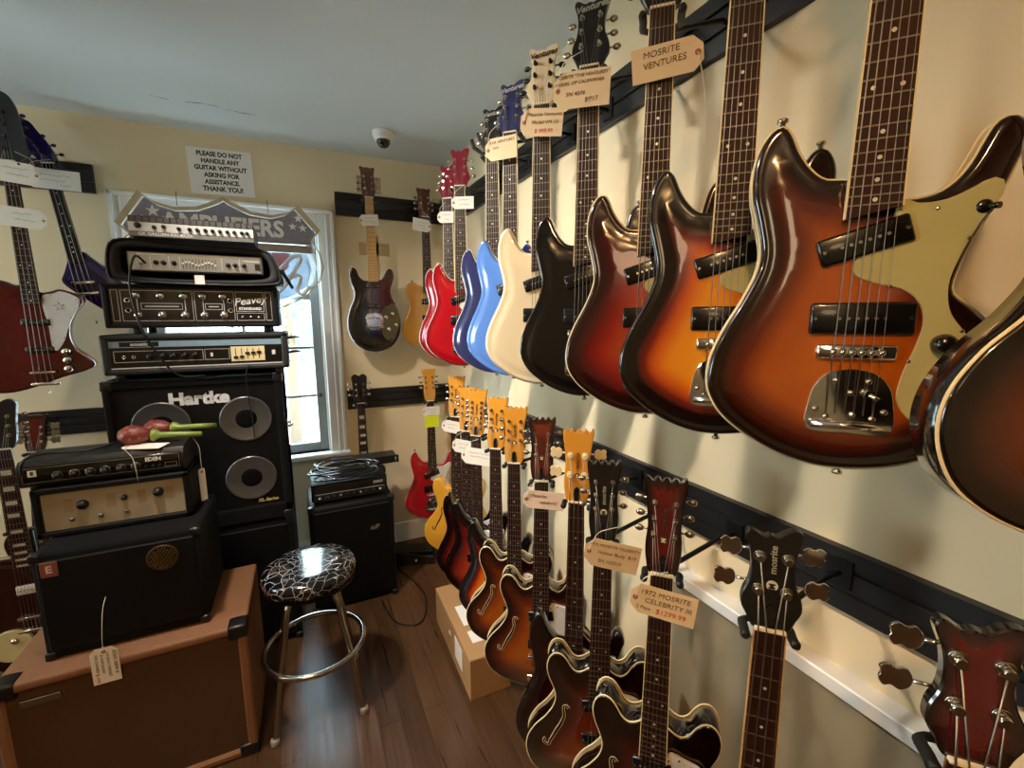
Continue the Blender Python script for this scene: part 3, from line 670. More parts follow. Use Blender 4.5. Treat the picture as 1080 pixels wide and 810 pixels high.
    if fholes:
        for s in (-1, 1):
            P_ = spline(fhole_path(s), 40, closed=False); wd = [.0045 if k < 6 or k > 33 else .0075 - .0028 * abs(k - 20) / 14 for k in range(40)]
            def ribbon(off, lift):
                q = MB(); vs = []
                for k, (x, z) in enumerate(P_):
                    a = P_[max(0, k - 1)]; c = P_[min(39, k + 1)]; dx, dz = c[0] - a[0], c[1] - a[1]; l = math.hypot(dx, dz) or 1
                    wx, wz = -dz / l * (wd[k] / 2 + off), dx / l * (wd[k] / 2 + off); y0 = ysurf(x * sx, z * sz) - lift
                    vs += [(x * sx + wx, y0, z * sz + wz), (x * sx - wx, y0, z * sz - wz), (x * sx - wx, y0 + .003, z * sz - wz), (x * sx + wx, y0 + .003, z * sz + wz)]
                fs = [(k * 4 + a, k * 4 + (a + 1) % 4, k * 4 + 4 + (a + 1) % 4, k * 4 + 4 + a) for k in range(39) for a in range(4)] + [(0, 1, 2, 3), (156, 157, 158, 159)]
                return q.add(vs, fs)
            fo = B(ribbon(0, .0012), 'f_hole', mat('f hole dark', '#050302', rough=.9)); B(ribbon(.0014, .0008), 'f_hole_edge', fh_m or CREAMP, fo)
    # strap buttons
    hx = max(poly, key=lambda p: p[1])
    for x, z, dz in ((hx[0], hx[1], 1), (0, -zs, -1)):
        if trem == 'trap' and dz < 0: continue
        yc = ytop + thick * .5
        B(MB().tube([(x, yc, z - dz * .003), (x, yc, z + dz * .006), (x, yc, z + dz * .009), (x, yc, z + dz * .012)], [.004, .0035, .007, .0065], 12), 'strap_button', NICKEL)
    if extra: extra(root, B, ysurf, zs)
    return root, R
# ------------------------------------------------------------------ finishes
SB_FRONT = burst('burst amber walnut', [(0, '#140605'), (.14, '#1c0706'), (.34, '#5e1f09'), (.56, '#a04c10'), (1, '#b35c10')])
SB_ORANGE = burst('burst tangerine', [(0, '#0b0606'), (.24, '#140707'), (.36, '#6e1208'), (.50, '#c9560c'), (.7, '#e48d12'), (1, '#ea9a18')])
SB_CHERRY = burst('burst cherry', [(0, '#1c0608'), (.22, '#2a0709'), (.40, '#64090c'), (.62, '#8e1c10'), (1, '#a84a1c')])
SB_DEEP = burst('burst deep red', [(0, '#0a0505'), (.22, '#120606'), (.42, '#5a0d0c'), (.7, '#8f2a12'), (1, '#9c3a14')])
SB_TOBAC = burst('burst tobacco', [(0, '#120604'), (.12, '#240b06'), (.38, '#5e230a'), (.66, '#93450d'), (1, '#a05411')])
SB_DARK = burst('burst dark tobacco', [(0, '#0d0504'), (.2, '#190806'), (.5, '#48160c'), (.8, '#6f2a10'), (1, '#7a3213')])
SB_WINE = burst('burst wine', [(0, '#0c0405'), (.25, '#160506'), (.6, '#420d0b'), (1, '#5a170f')])
F_BLACK = solid('gloss black', '#08080a')
F_WHITE = solid('aged white', '#dccba6', rough=.3)
F_BLUE = solid('pelham blue', '#507cc6')
F_NAVY = solid('navy blue', '#262c55')
F_RED = burst('candy red', [(0, '#780410'), (.3, '#a80919'), (1, '#990816')])
F_RED2 = solid('plain red', '#a01520')
F_OCHRE = burst('butterscotch', [(0, '#a8742a'), (1, '#c88f3c')], grain=.3)
F_YELLOW = solid('natural yellow', '#d39a32')
F_TRED = burst('oxblood', [(0, '#4a0c10'), (1, '#5f1014')], grain=.3)
F_PURPLE = solid('metallic violet', '#1d1552', metal=.3)
F_BURG = solid('burgundy', '#2a0a0e')
H_ORANGE = solid('headstock amber', '#c98a2e', coat=.6)
H_BROWN = solid('headstock brown', '#5d3320', coat=.4)
H_BURST = burst('headstock burst', [(0, '#100605'), (.4, '#3a1109'), (1, '#642411')])
H_CHERRY = burst('headstock cherry', [(0, '#0d0506'), (.4, '#2e090a'), (1, '#561412')])
H_BLACKR = solid('headstock piano black', '#080708', coat=.3, rough=.35)

G = {}                                              # key -> (root, placement of the nut)
PKS = lambda zn, zb, s=-.30: ((-.004, zn, .100, .036, .30, BLACKP), (.002, zb, .114, .042, 0, BLACKP))
MINT = [(.030,-.432),(.048,-.438),(.073,-.436),(.096,-.425),(.112,-.416),(.122,-.420),(.123,-.434),(.108,-.462),(.094,-.500),(.086,-.535),(.091,-.57),(.11,-.60),(.125,-.64),(.118,-.69),(.101,-.724),(.068,-.711),(.050,-.686),(.051,-.655),(.062,-.612),(.066,-.583),(.058,-.556),(.041,-.541),(.012,-.533),(-.011,-.520),(-.012,-.505),(.02,-.48)]
OLD_M = [(.030, -.428), (.075, -.432), (.100, -.412), (.120, -.402), (.128, -.42), (.113, -.462), (.093, -.505), (.094, -.55), (.118, -.586), (.140, -.625), (.120, -.69), (.094, -.725), (.068, -.710), (.050, -.686), (.051, -.655), (.062, -.612), (.066, -.583), (.058, -.556), (.041, -.541), (.012, -.533), (-.011, -.520), (-.012, -.500), (.02, -.47)]
def right_wall(key, name, label, p, yaw, zrel=True, **k):
    t = math.radians(yaw)
    G[key] = make_guitar(name, label, (p[0], p[1], p[2] + CAM_H), t - PI / 2, k.pop('group', None), **k)
    G[key] = G[key] + (t - PI / 2,)
UP = 'guitars on the upper rail of the right wall'
LOW = 'guitars on the lower rail of the right wall'
EG = 'electric_guitar'
mosk = dict(body='mos', pickups=PKS(-.480, -.578), knobs=((.088, -.610, BLACKP), (.112, -.685, BLACKP)), switch=(.108, -.448), board_bind=CREAMP, group=UP)
right_wall('front', EG, 'nearest amber brown sunburst electric guitar with mint pickguard and chrome vibrato plate', (.655, .321, .575), 41, finish=SB_FRONT, bind=CREAMP, back_bind=True, pickguard=(MINT, PG_MINT), **mosk)
right_wall('two', EG, 'bright orange sunburst electric guitar with black rim, second from the near end', (.655, .523, .575), 45, finish=SB_ORANGE, pickguard=(MINT, PG_MINT), **{**mosk, 'body': 'mosl'})
right_wall('three', EG, 'dark cherry sunburst electric guitar with cream bound rim on the upper rail', (.655, .706, .577), 47, finish=SB_CHERRY, bind=CREAMP, pickguard=(MINT, PG_MINT), head_m=H_BLACKR, **{**mosk, 'body': 'mosl'})
right_wall('black', EG, 'glossy all black electric guitar between the white and the cherry ones', (.65, .933, .58), 46, finish=F_BLACK, logo='Ventures', head_m=H_BLACKR, **{**mosk, 'body': 'mosl'})
right_wall('white', EG, 'aged white electric guitar with matching white headstock', (.645, 1.150, .585), 50, finish=F_WHITE, bind=PG_WHITE, logo='Ventures', logo_v='dark', head_m=F_WHITE, peg_m=BLACKP, **{**mosk, 'body': 'mosl'})
right_wall('blue', EG, 'light blue electric guitar tucked behind the white one', (.645, 1.357, .585), 43, finish=F_BLUE, head_m=F_NAVY, logo='Ventures', **{**mosk, 'body': 'mosl'})
right_wall('navy', EG, 'dark navy blue electric guitar with black headstock', (.652, 1.520, .577), 47, finish=F_NAVY, bind=PG_WHITE, head_m=H_BLACKR, logo='Ventures', **{**mosk, 'body': 'mosl'})
H_CANDY = solid('headstock candy red', '#7a0f24')
right_wall('redA', EG, 'candy red electric guitar in front of its red twin', (.665, 1.910, .567), 60, finish=F_RED, bind=PG_WHITE, head_m=H_CANDY, pickguard=(MINT, PG_WHITE), **{**mosk, 'body': 'mosl'})
right_wall('redB', EG, 'second candy red electric guitar half hidden behind the first', (.672, 2.110, .563), 52, finish=F_RED, bind=PG_WHITE, head_m=H_CANDY, **{**mosk, 'body': 'mosl'})
def wall_back(key, name, label, p, turn=0, tilt=0, **k):
    G[key] = make_guitar(name, label, (p[0], p[1], p[2] + CAM_H), math.radians(turn), k.pop('group', None), tilt=math.radians(tilt), **k) + (math.radians(turn),)
BK = 'guitars on the end wall'
# the guitar off to the right of the frame edge
right_wall('edge', EG, 'thick dark sunburst guitar with cream binding cut off by the right edge', (.66, .044, .535), 50, body='hollow', kind='arch', thick=.06, finish=burst('burst antique', [(0, '#0c0504'), (.12, '#1c0a06'), (.42, '#5e2c10'), (.8, '#8f5018')]), bind=CREAMP, back_bind=False, head='crown', trem='trap', pickups=PKS(-.47, -.57), group=UP, switch=(.11, -.43))
# end wall, right of the window
wall_back('blackback', EG, 'black electric guitar with dark red pickguard and maple neck on the end wall', (.397, 2.675, .67), 0, 0, body='slim', sz=1.035, sx=1.0, finish=F_BLACK, bind=PG_WHITE, head='plain', head_m=H_BROWN, board=MAPLE, scale=.648, fret_end=-.46, bridge=-.668,
    pickguard=([(-.03, -.44), (.04, -.435), (.08, -.41), (.10, -.40), (.105, -.43), (.09, -.49), (.10, -.55), (.07, -.60), (.03, -.63), (-.03, -.63), (-.032, -.53)], PG_TORT), pickups=((0, -.485, .075, .03, 0, BLACKP), (0, -.60, .075, .03, 0, BLACKP)), trem='tom', group=BK,
    extra=lambda r, B, ys, zs: [B(MB().prism(spline([(.035, -.65), (.07, -.60), (.115, -.59), (.140, -.65), (.142, -.71), (.115, -.77), (.07, -.80), (.045, -.77), (.035, -.71)], 60), .0085, .014, bev=.001), 'control_plate', MET_OLIVE)] +
        [B(MB().lathe([(.013, 0), (.013, .008), (.010, .016), (.001, .017)], (x, .0085, z), '-Y', 18), 'knob', CHROME) for x, z in [(.062, -.665), (.10, -.645), (.075, -.735), (.118, -.71)]] +
        [B(MB().prism(spline([(-.045, -.65), (.04, -.65), (.035, -.73), (-.03, -.735), (-.045, -.70)], 40), .006, .013, bev=.001), 'vibrato_plate', CHROME)])
wall_back('ochre', EG, 'butterscotch brown electric guitar behind the red ones in the corner', (.722, 2.70, .60), 0, 0, body='tele', kind='flat', finish=F_OCHRE, head='plain', head_m=H_BROWN, pickups=((0, -.50, .075, .035, 0, BLACKP), (0, -.60, .075, .035, 0, BLACKP)), trem='tom', group=BK)
wall_back('farred', EG, 'red electric guitar with white pickguard low on the end wall by the corner', (.705, 2.66, -.515), -4, 0, body='mos', finish=F_RED2, bind=PG_WHITE, head='crown', head_m=H_ORANGE, pickguard=(MINT, PG_WHITE), pickups=PKS(-.48, -.578), group=BK)
wall_back('gibson', EG, 'electric guitar with black open book headstock rising behind the cable coil', (.294, 2.69, -.50), 0, 0, body='lesp', finish=F_BLACK, head='book', head_m=H_BLACKR, blocks=True, trem='tom', pickups=((0, -.47, .075, .035, 0, BLACKP), (0, -.58, .075, .035, 0, BLACKP)), bridge=-.63, group=BK)
# end wall, left of the window
TB_PG = [(.035,-.545),(.07,-.535),(.095,-.525),(.155,-.56),(.13,-.625),(.105,-.68),(.085,-.74),(.055,-.785),(.045,-.78),(.04,-.68)]
OLD_P = [(.03, -.655), (.10, -.655), (.126, -.675), (.115, -.72), (.10, -.77), (.075, -.82), (.05, -.85), (.042, -.85), (.036, -.76)]
def tb_extra(r, B, ys, zs):
    for z in (-.790, -.828, -.866): B(MB().lathe([(.016, 0), (.016, .008), (.012, .016), (.001, .0165)], (.086, .010, z), '-Y', 20), 'knob', CHROME)
    b = MB()
    for a in (0, 72, 144, 216, 288): b.tube([(.085 + .008 * math.cos(math.radians(a)), .0085, -.59 + .008 * math.sin(math.radians(a))), (.085 + .020 * math.cos(math.radians(a + 30)), .0085, -.59 + .02 * math.sin(math.radians(a + 30)))], .0016, 5)
    B(b, 'pickguard_emblem', mat('emblem grey', '#8a8a8c', rough=.5))
wall_back('tbird', 'bass_guitar', 'oxblood red bass with angular body and white pickguard at the left edge', (-1.04, 2.63, .648), 0, 0, body='tbird', kind='flat', thick=.036, finish=F_TRED, head='bird', head_m=H_BLACKR, nstr=4, scale=.864, frets=20, fret_end=-.58, bridge=-.88, pegs='4R', peg_m=BLACKP, trem='tom',
    nutw=.042, endw=.058, pickguard=(TB_PG, PG_WHITE), pickups=((0, -.66, .095, .03, 0, BLACKP), (0, -.78, .095, .03, 0, BLACKP)), group=BK, neck_m=NECKD, extra=tb_extra)
wall_back('purple', 'bass_guitar', 'violet bass with blade shaped headstock hanging tilted beside the window', (-.962, 2.755, .687), 0, -6.5, body='blob', finish=F_PURPLE, head='blade', head_m=F_PURPLE, nstr=4, scale=.55, frets=0, fret_end=-.43, bridge=-.52, pegs='blade', peg_m=BLACKP, dots=False, trem='tom',
    board=BLACKP, neck_m=F_PURPLE, group=BK, knobs=((.055, -.58, BLACKP), (.08, -.60, BLACKP), (.105, -.62, BLACKP)))
def lp_extra(r, B, ys, zs):
    pl = B(MB().prism(spline([(-.067 + .06 * math.cos(a), -.735 + .06 * math.sin(a)) for a in np.linspace(0, 2 * PI, 24)[:-1]], 60), .000, .013, bev=.002), 'round_cover_plate', mat('ivory plate', '#cfc391', rough=.4))
    B(MB().lathe([(.012, 0), (.012, .006), (.004, .01), (.001, .01)], (-.055, .0005, -.715), '-Y', 16), 'toggle_switch', CHROME)
wall_back('burg', EG, 'burgundy guitar with block inlays and round ivory plate at the left edge', (-.961, 2.085, -.445), 0, 0, body='lesp', sx=1.08, sz=1.04, finish=F_BURG, bind=CREAMP, head='book', head_m=H_BLACKR, blocks=True, trem='tom', pickups=((.004, -.53, .075, .035, 0, PG_WHITE),), bridge=-.64, group=BK, extra=lp_extra)
wall_back('darkhead', EG, 'guitar with dark red headstock and chrome tuners standing behind the small amplifier', (-1.135, 2.69, -.60), 0, 4, body='tele', kind='flat', finish=F_BURG, head='plain', head_m=H_CHERRY, peg_m=CHROME, peg_big=True, trem='tom', pickups=((0, -.5, .075, .035, 0, BLACKP),), group=BK)

# lower rail, from the corner towards the viewer
HW = [(.034, -.425), (.07, -.43), (.10, -.44), (.115, -.465), (.11, -.50), (.10, -.53), (.095, -.57), (.075, -.60), (.045, -.61), (.036, -.57)]
hol = dict(body='hollow', kind='arch', thick=.072, head='crown', logo_v='D', bind=CREAMP, back_bind=True, fholes=True, trem='trap', pickups=((0, -.47, .085, .036, .12, BLACKP), (0, -.575, .085, .036, 0, BLACKP)), pickguard=(HW, PG_WHITE), group=LOW, knobs=((.11, -.64, BLACKP), (.135, -.60, BLACKP), (.10, -.69, BLACKP)))
HG = 'hollow_guitar'
right_wall('A', HG, 'natural yellow hollow guitar with dark f-hole, low in the corner', (.66, 2.035, -.485), 52, finish=F_YELLOW, head_m=H_ORANGE, fh_m=F_YELLOW, **{**hol, 'bind': F_YELLOW, 'back_bind': False})
lowm = dict(logo_v='D', body='mos', pickups=PKS(-.48, -.578), knobs=((.088, -.610, BLACKP),), switch=(.108, -.448), head='crown', head_m=H_ORANGE, group=LOW)
right_wall('B', EG, 'dark red sunburst guitar right beside the yellow one on the lower rail', (.65, 1.853, -.514), 48, finish=SB_DEEP, pickguard=(MINT, PG_WHITE), **lowm)
right_wall('C', EG, 'red sunburst guitar with a twelve tuner amber headstock', (.65, 1.725, -.505), 47, finish=SB_DEEP, pickguard=(MINT, PG_WHITE), pegs='66', **lowm)
right_wall('D', EG, 'orange red sunburst guitar whose amber headstock has dark bushings, mid lower rail', (.65, 1.514, -.505), 47, finish=SB_ORANGE, pickguard=(MINT, PG_WHITE), **lowm)
right_wall('E', HG, 'tobacco sunburst hollow guitar with amber headstock, above the cardboard box', (.65, 1.345, -.512), 54, finish=SB_TOBAC, head_m=H_ORANGE, **hol)
right_wall('F', HG, 'tobacco sunburst hollow guitar with brown headstock and small handwritten tag', (.65, 1.147, -.51), 57, finish=SB_TOBAC, head_m=H_BURST, **hol)
right_wall('G', 'bass_guitar', 'dark bass guitar with amber four tuner headstock on the lower rail', (.652, .955, -.505), 52, body='mos', sz=1.12, sx=1.0, finish=SB_WINE, head='crown', head_m=H_ORANGE, logo_v='D', nstr=4, scale=.77, fret_end=-.52, bridge=-.74, pegs='22', peg_big=True, peg_m=CREAMP, pickguard=(MINT, PG_WHITE), pickups=PKS(-.54, -.66), trem='tom', group=LOW)
right_wall('H', HG, 'dark tobacco hollow guitar with black headstock and silver lettering', (.642, .820, -.553), 56, finish=SB_DARK, head_m=H_BLACKR, **{**hol, 'logo_v': 'S'})
right_wall('I', HG, 'dark wine hollow guitar with cherry headstock and cream edged neck, nearest complete one', (.640, .622, -.530), 44, finish=SB_WINE, head_m=H_CHERRY, board_bind=CREAMP, **hol)
right_wall('J', 'bass_guitar', 'bass with black notched headstock and large chrome tuners at the bottom right', (.65, .397, -.503), 44, body='mos', sz=1.12, finish=SB_WINE, head='notch', head_m=H_BLACKR, nstr=4, scale=.77, fret_end=-.52, bridge=-.74, pegs='22', peg_big=True, peg_m=CHROME, board_bind=MAPLE, pickups=PKS(-.54, -.66), trem='tom', group=LOW, logo_v='S')
right_wall('K', 'bass_guitar', 'bass with dark red headstock in the bottom right corner of the view', (.655, .158, -.508), 40, body='mos', sz=1.12, finish=SB_WINE, head='notch', head_m=H_CHERRY, nstr=4, scale=.77, fret_end=-.52, bridge=-.74, pegs='22', peg_big=True, peg_m=CHROME, pickups=PKS(-.54, -.66), trem='tom', group=LOW)

# ------------------------------------------------------------------ hangers
def hanger(key, label, wall):
    root, R, rz = G[key]; P = R.translation
    back = R @ Vector((0, .046, -.014))
    if wall == 'r':
        zc = min(max(P.z + .045, UZ0 + .03), UZ1 - .03) if P.z > 1.5 else min(max(P.z + .02, LZ0 + .03), LZ1 - .03)
        w = Vector((XR - .019, back.y, zc)); out = Vector((-1, 0, 0))
    else:
        zc = 2.15 if P.z > 1.5 else 1.02
        w = Vector((back.x, YB - .019, zc)); out = Vector((0, -1, 0))
    t = thing('guitar_hanger', label, 'hanger', w, 0, 'black wall hangers')
    side = Vector((out.y, -out.x, 0))
    q = MB()
    c = [w * 0 + out * d + side * s + Vector((0, 0, z)) for z in (-.028, .028) for d in (0, .006) for s in (-.022, .022)]
    q.add(c, [(0, 1, 3, 2), (4, 6, 7, 5), (0, 4, 5, 1), (2, 3, 7, 6), (0, 2, 6, 4), (1, 5, 7, 3)]); q.build('back_plate', IRON, t)
    L = lambda v: v - w
    MB().tube([out * .004, out * .05, L(back) * .8 + Vector((0, 0, 0)), L(back)], .0055, 10).build('arm', IRON, t)
    for s in (-1, 1):
        pts = [L(R @ Vector(p)) for p in [(0, .046, -.014), (s * .024, .046, -.014), (s * .0345, .038, -.014), (s * .0345, .016, -.013), (s * .036, -.010, -.010)]]
        p_ = MB().tube([tuple(v) for v in spline([tuple(v) for v in pts], 14, closed=False)], [.0055] * 6 + [.0075] * 6 + [.008, .005], 10); p_.build('prong', RUBBER, t)
HN = [('front', 'nearest amber guitar'), ('two', 'orange sunburst guitar'), ('three', 'dark cherry guitar'), ('black', 'glossy black guitar'), ('white', 'aged white guitar'), ('blue', 'light blue guitar'), ('navy', 'navy blue guitar'), ('redA', 'front red guitar'), ('redB', 'rear red guitar'), ('edge', 'guitar cut by the right edge'),
      ('A', 'yellow hollow guitar'), ('B', 'dark red guitar next to the yellow one'), ('C', 'twelve tuner guitar'), ('D', 'orange red lower guitar'), ('E', 'hollow guitar above the box'), ('F', 'hollow guitar with brown headstock'), ('G', 'bass with amber headstock'), ('H', 'hollow guitar with black lettered headstock'), ('I', 'hollow guitar with cherry headstock'), ('J', 'bass with black notched headstock'), ('K', 'bass with dark red headstock')]
for k, s in HN: hanger(k, 'black steel wall hanger holding the ' + s, 'r')
for k, s in [('blackback', 'black guitar on the end wall'), ('ochre', 'butterscotch guitar'), ('farred', 'far red guitar with white pickguard'), ('gibson', 'guitar behind the cable coil'), ('tbird', 'oxblood bass'), ('purple', 'violet bass'), ('darkhead', 'guitar with dark red headstock by the small amplifier')]:
    hanger(k, 'black steel wall hanger holding the ' + s, 'b')
# two empty hooks
def hook(p, label):
    t = thing('empty_hook', label, 'hook', p); MB().box(-.006, 0, -.02, .02, -.028, .028, .001).build('back_plate', IRON, t)
    MB().tube([(-.004, 0, 0), (-.19, 0, .01)], .0055, 10).build('arm', IRON, t)
    for s in (-1, 1): MB().tube([(-.185, 0, .01), (-.19, s * .03, .012), (-.225, s * .034, .03), (-.235, s * .034, .06)], [.0055, .007, .008, .007], 10).build('prong', RUBBER, t)
hook((XR - .019, 1.72, 2.16), 'empty black hook between the navy and the red guitars')
# ------------------------------------------------------------------ amplifiers and cabinets
TOLEX = mat('black tolex', '#0b0b0c', rough=.55, var=.25, scale=120, bump=.5, bscale=500)
CARPET = mat('black carpet', '#0d0d0f', rough=.95, var=.5, scale=300, bump=.9, bscale=600)
GRILL = mat('speaker grille', '#08080a', rough=.5, var=.5, scale=260, bump=.6, bscale=700)
for m_ in (TOLEX, CARPET, GRILL): m_.node_tree.nodes['Principled BSDF'].inputs['Specular IOR Level'].default_value = .2
CORNER = mat('corner plastic', '#121214', rough=.35)
PANELK = mat('panel black', '#0c0c0d', rough=.3)
PANELS = mat('panel silver', '#a9abac', rough=.35, metal=.5, var=.04)
PANELG = mat('panel grey', '#70767a', rough=.35, metal=.5, var=.04)
LINEW = mat('panel white print', '#cfd0cc', rough=.5)
KNOBK = mat('knob black', '#0d0d0e', rough=.35)
KNOBS = mat('knob silver', '#b8b9b5', rough=.2, metal=.9)
ALU = mat('aluminium cone', '#77797b', rough=.33, metal=.85, var=.12, scale=60)
CONEK = mat('cone black', '#070708', rough=.8); CONEK.node_tree.nodes['Principled BSDF'].inputs['Specular IOR Level'].default_value = .1
CABLE = mat('cable black', '#0b0b0c', rough=.4)
def knob(par, x, y, z, r=.009, m=None, name='knob', h=.014):
    return MB().lathe([(r, 0), (r, h * .45), (r * .8, h * .6), (r * .72, h), (.0005, h)], (x, y, z), '-Y', 16).build(name, m or KNOBK, par)
def frame_lines(mb, x0, x1, z0, z1, y, w=.0014):
    for a in ((x0, x1, z0, z0 + w), (x0, x1, z1 - w, z1), (x0, x0 + w, z0, z1), (x1 - w, x1, z0, z1)): mb.box(a[0], a[1], y - .0006, y + .001, a[2], a[3])
def corners(par, W, D, H, m=CORNER, r=.03, names='corner_cap'):
    for sx in (-1, 1):
        for z0, z1 in ((0, r), (H - r, H)):
            x0, x1 = (W / 2 - r, W / 2 + .003) if sx > 0 else (-W / 2 - .003, -W / 2 + r)
            MB().box(x0, x1, -.003, r, z0 - (.002 if z0 == 0 else 0), z1 + (.003 if z0 else 0), .006, 0, 2).build(names, m, par)
def cone(par, x, z, r, y, dust=.045):
    c = thing
    s = MB().lathe([(r, .0), (r * 1.0, .005), (r * .95, .0065), (r * .90, .005), (r * .43, .0012), (r * .41, .0012)], (x, y, z), '-Y', 40).build('speaker_cone', ALU, par)
    MB().lathe([(r * .42, .0008), (r * .40, .0018), (r * .2, .0028), (.001, .003)], (x, y, z), '-Y', 28).build('dust_cap', CONEK, s)
    return s

# bottom cabinet of the tall stack
t = thing('speaker_cabinet', 'black speaker cabinet on the floor under the four cone cabinet', 'speaker cabinet', (-.40, 2.16, 0))
MB().box(-.31, .31, 0, .42, .012, .615, .012, 0, 2).build('cabinet', CARPET, t); MB().box(-.285, .285, -.006, .01, .04, .59, .004).build('grille', GRILL, t)
for x in (-.26, .26):
    for y in (.05, .36): MB().cyl((x, y, 0), (x, y, .016), .018, n=14).build('foot', RUBBER, t)
corners(t, .62, .42, .615)
# four cone cabinet
t = thing('speaker_cabinet', 'tall black cabinet with four silver cone speakers below the stacked heads', 'speaker cabinet', (-.395, 2.15, .6215))
cb = MB(); W, H = .61, .658
cb.box(-W / 2, -W / 2 + .03, 0, .4, 0, H, .008).box(W / 2 - .03, W / 2, 0, .4, 0, H, .008).box(-W / 2, W / 2, 0, .4, 0, .075, .008).box(-W / 2, W / 2, 0, .4, H - .035, H, .008).box(-W / 2, W / 2, .07, .4, 0, H)
cb.build('cabinet', CARPET, t)
MB().box(-W / 2 + .03, W / 2 - .03, .012, .03, .075, H - .035).build('baffle', GRILL, t)
for x in (-.135, .158):
    for z in (.205, .470): cone(t, x, z, .098, .012)
text('Hartke', .068, mat('badge white', '#d9dce0', rough=.4), t, (.0, .0105, .572), 'badge', bold=.0032, depth=.002, xs=1.08)
text('XL-Series', .020, mat('badge gold', '#c7b56a', rough=.4), t, (.215, .0105, .095), 'series_badge', bold=.0006)
corners(t, W, .4, H, r=.035)
MB().box(W / 2 - .002, W / 2 + .008, .13, .25, .30, .42, .003).tube([(W / 2 + .005, .14, .39), (W / 2 + .022, .16, .395), (W / 2 + .022, .22, .395), (W / 2 + .005, .24, .39)], .007, 8).build('side_handle', CHROME, t)
# blue striped head
t = thing('amplifier_head', 'black amplifier head with pale blue stripe and sliders, lowest head of the stack', 'amplifier', (-.365, 2.12, 1.283))
W, H, D = .62, .155, .27; cb = MB()
cb.box(-W / 2, W / 2, 0, D, .025, .045, .006).box(-W / 2, W / 2, 0, D, H + .022 - .02, H + .022, .006).box(-W / 2, -W / 2 + .024, 0, D, .025, H + .022, .006).box(W / 2 - .024, W / 2, 0, D, .025, H + .022, .006).box(-W / 2 + .02, W / 2 - .02, .02, D, .03, H + .01)
cb.build('case', mat('case grey black', '#1d1f22', rough=.5, bump=.3), t)
for x in (-.27, .27):
    for y in (.03, .23): MB().cyl((x, y, 0), (x, y, .028), .014, n=12).build('foot', RUBBER, t)
MB().box(-.286, .286, .010, .022, .045, .155).build('panel', PANELK, t)
MB().box(-.286, .286, .0085, .012, .128, .152).build('blue_stripe', mat('stripe blue', '#7f9cae', rough=.4), t)
text('acoustic', .016, LINEW, t, (-.195, .0075, .140), bold=.0005); MB().box(-.255, -.135, .0079, .0100, .131, .149, 0).build('name_plate', PANELK, t)
MB().box(-.286, .286, .007, .012, .0475, .0515).build('trim_line', LINEW, t)
ln = MB(); frame_lines(ln, -.275, .005, .072, .115, .010); frame_lines(ln, .010, .095, .072, .115, .010); ln.build('panel_lines', LINEW, t)
for x in (-.245, -.215): MB().lathe([(.007, 0), (.007, .003), (.004, .004), (.0036, -.003)], (x, .010, .092), '-Y', 14).build('input_jack', KNOBS, t)
for x in (-.165, -.125, -.09, -.055, -.02): knob(t, x, .010, .093, .012)
MB().box(.03, .038, .004, .012, .085, .10).build('rocker_switch', PG_WHITE, t)
MB().box(.100, .222, .006, .012, .062, .122).build('slider_panel', CREAMP, t)
for k in range(5):
    x = .117 + k * .021; s_ = MB().box(x - .0012, x + .0012, .005, .008, .070, .115).build('slider_slot', PANELK, t); z = (.078, .080, .094, .095, .097)[k]
    MB().box(x - .008, x + .008, .0, .007, z - .0045, z + .0045, .001).build('slider_cap', KNOBK, s_)
MB().box(.236, .276, .008, .012, .070, .118).build('switch_plate', PANELK, t); MB().box(.249, .262, .004, .011, .085, .104, .001).build('power_switch', PG_WHITE, t)
for z in (.085, .150):
    MB().tube([(W / 2, .10, z), (W / 2 + .03, .10, z + .004), (W / 2 + .05, .095, z + .003)], [.006, .006, .003], 8).build('side_clip', KNOBK, t)
# silver knob head
t = thing('amplifier_head', 'black amplifier head with silver knobs and white lined panel', 'amplifier', (-.366, 2.13, 1.461))
W, H, D = .575, .162, .26; cb = MB()
cb.box(-W / 2, W / 2, .0, D, .024, .038, .005).box(-W / 2, W / 2, -.004, D, H + .012, H + .026, .005).box(-W / 2, -W / 2 + .02, 0, D, .024, H + .02, .005).box(W / 2 - .02, W / 2, 0, D, .024, H + .02, .005).box(-W / 2 + .01, W / 2 - .01, .02, D, .03, H + .015)
cb.build('case', TOLEX, t)
for x in (-.20, .24):
    for y in (.03, .22): MB().cyl((x, y, 0), (x, y, .027), .014, n=12).build('foot', RUBBER, t)
MB().box(-.267, .267, .010, .022, .038, .172).build('panel', PANELK, t)
ln = MB()
for a in ((-.262, -.242), (-.234, -.012), (-.006, .128), (.240, .262)): frame_lines(ln, a[0], a[1], .050, .166, .010)
frame_lines(ln, .134, .234, .087, .166, .010); frame_lines(ln, .134, .234, .050, .081, .010)
for x0, x1 in ((-.176, -.046), (.028, .086)): frame_lines(ln, x0, x1, .094, .118, .010); ln.box(x0 + .012, x1 - .012, .0094, .011, .104, .1075)
for x in (-.186, -.037): ln.box(x - .001, x + .001, .0094, .011, .07, .145)
for x in (.022, .092): ln.box(x - .001, x + .001, .0094, .011, .07, .145)
ln.build('panel_lines', LINEW, t)
for x in (-.186, -.112, -.040, .024, .090):
    for z in (.073, .147): knob(t, x, .010, z, .015, KNOBS)
for x in (-.215, .114):
    for z in (.09, .128): MB().lathe([(.010, 0), (.010, .002), (.0065, .003), (.0055, -.004)], (x, .010, z), '-Y', 16).build('input_jack', KNOBS, t)
text('Peavey', .042, LINEW, t, (.184, .009, .131), bold=.0006, shear=.35, rot=math.radians(8)); text('STANDARD', .014, LINEW, t, (.184, .009, .098), bold=.0008, xs=1.1)
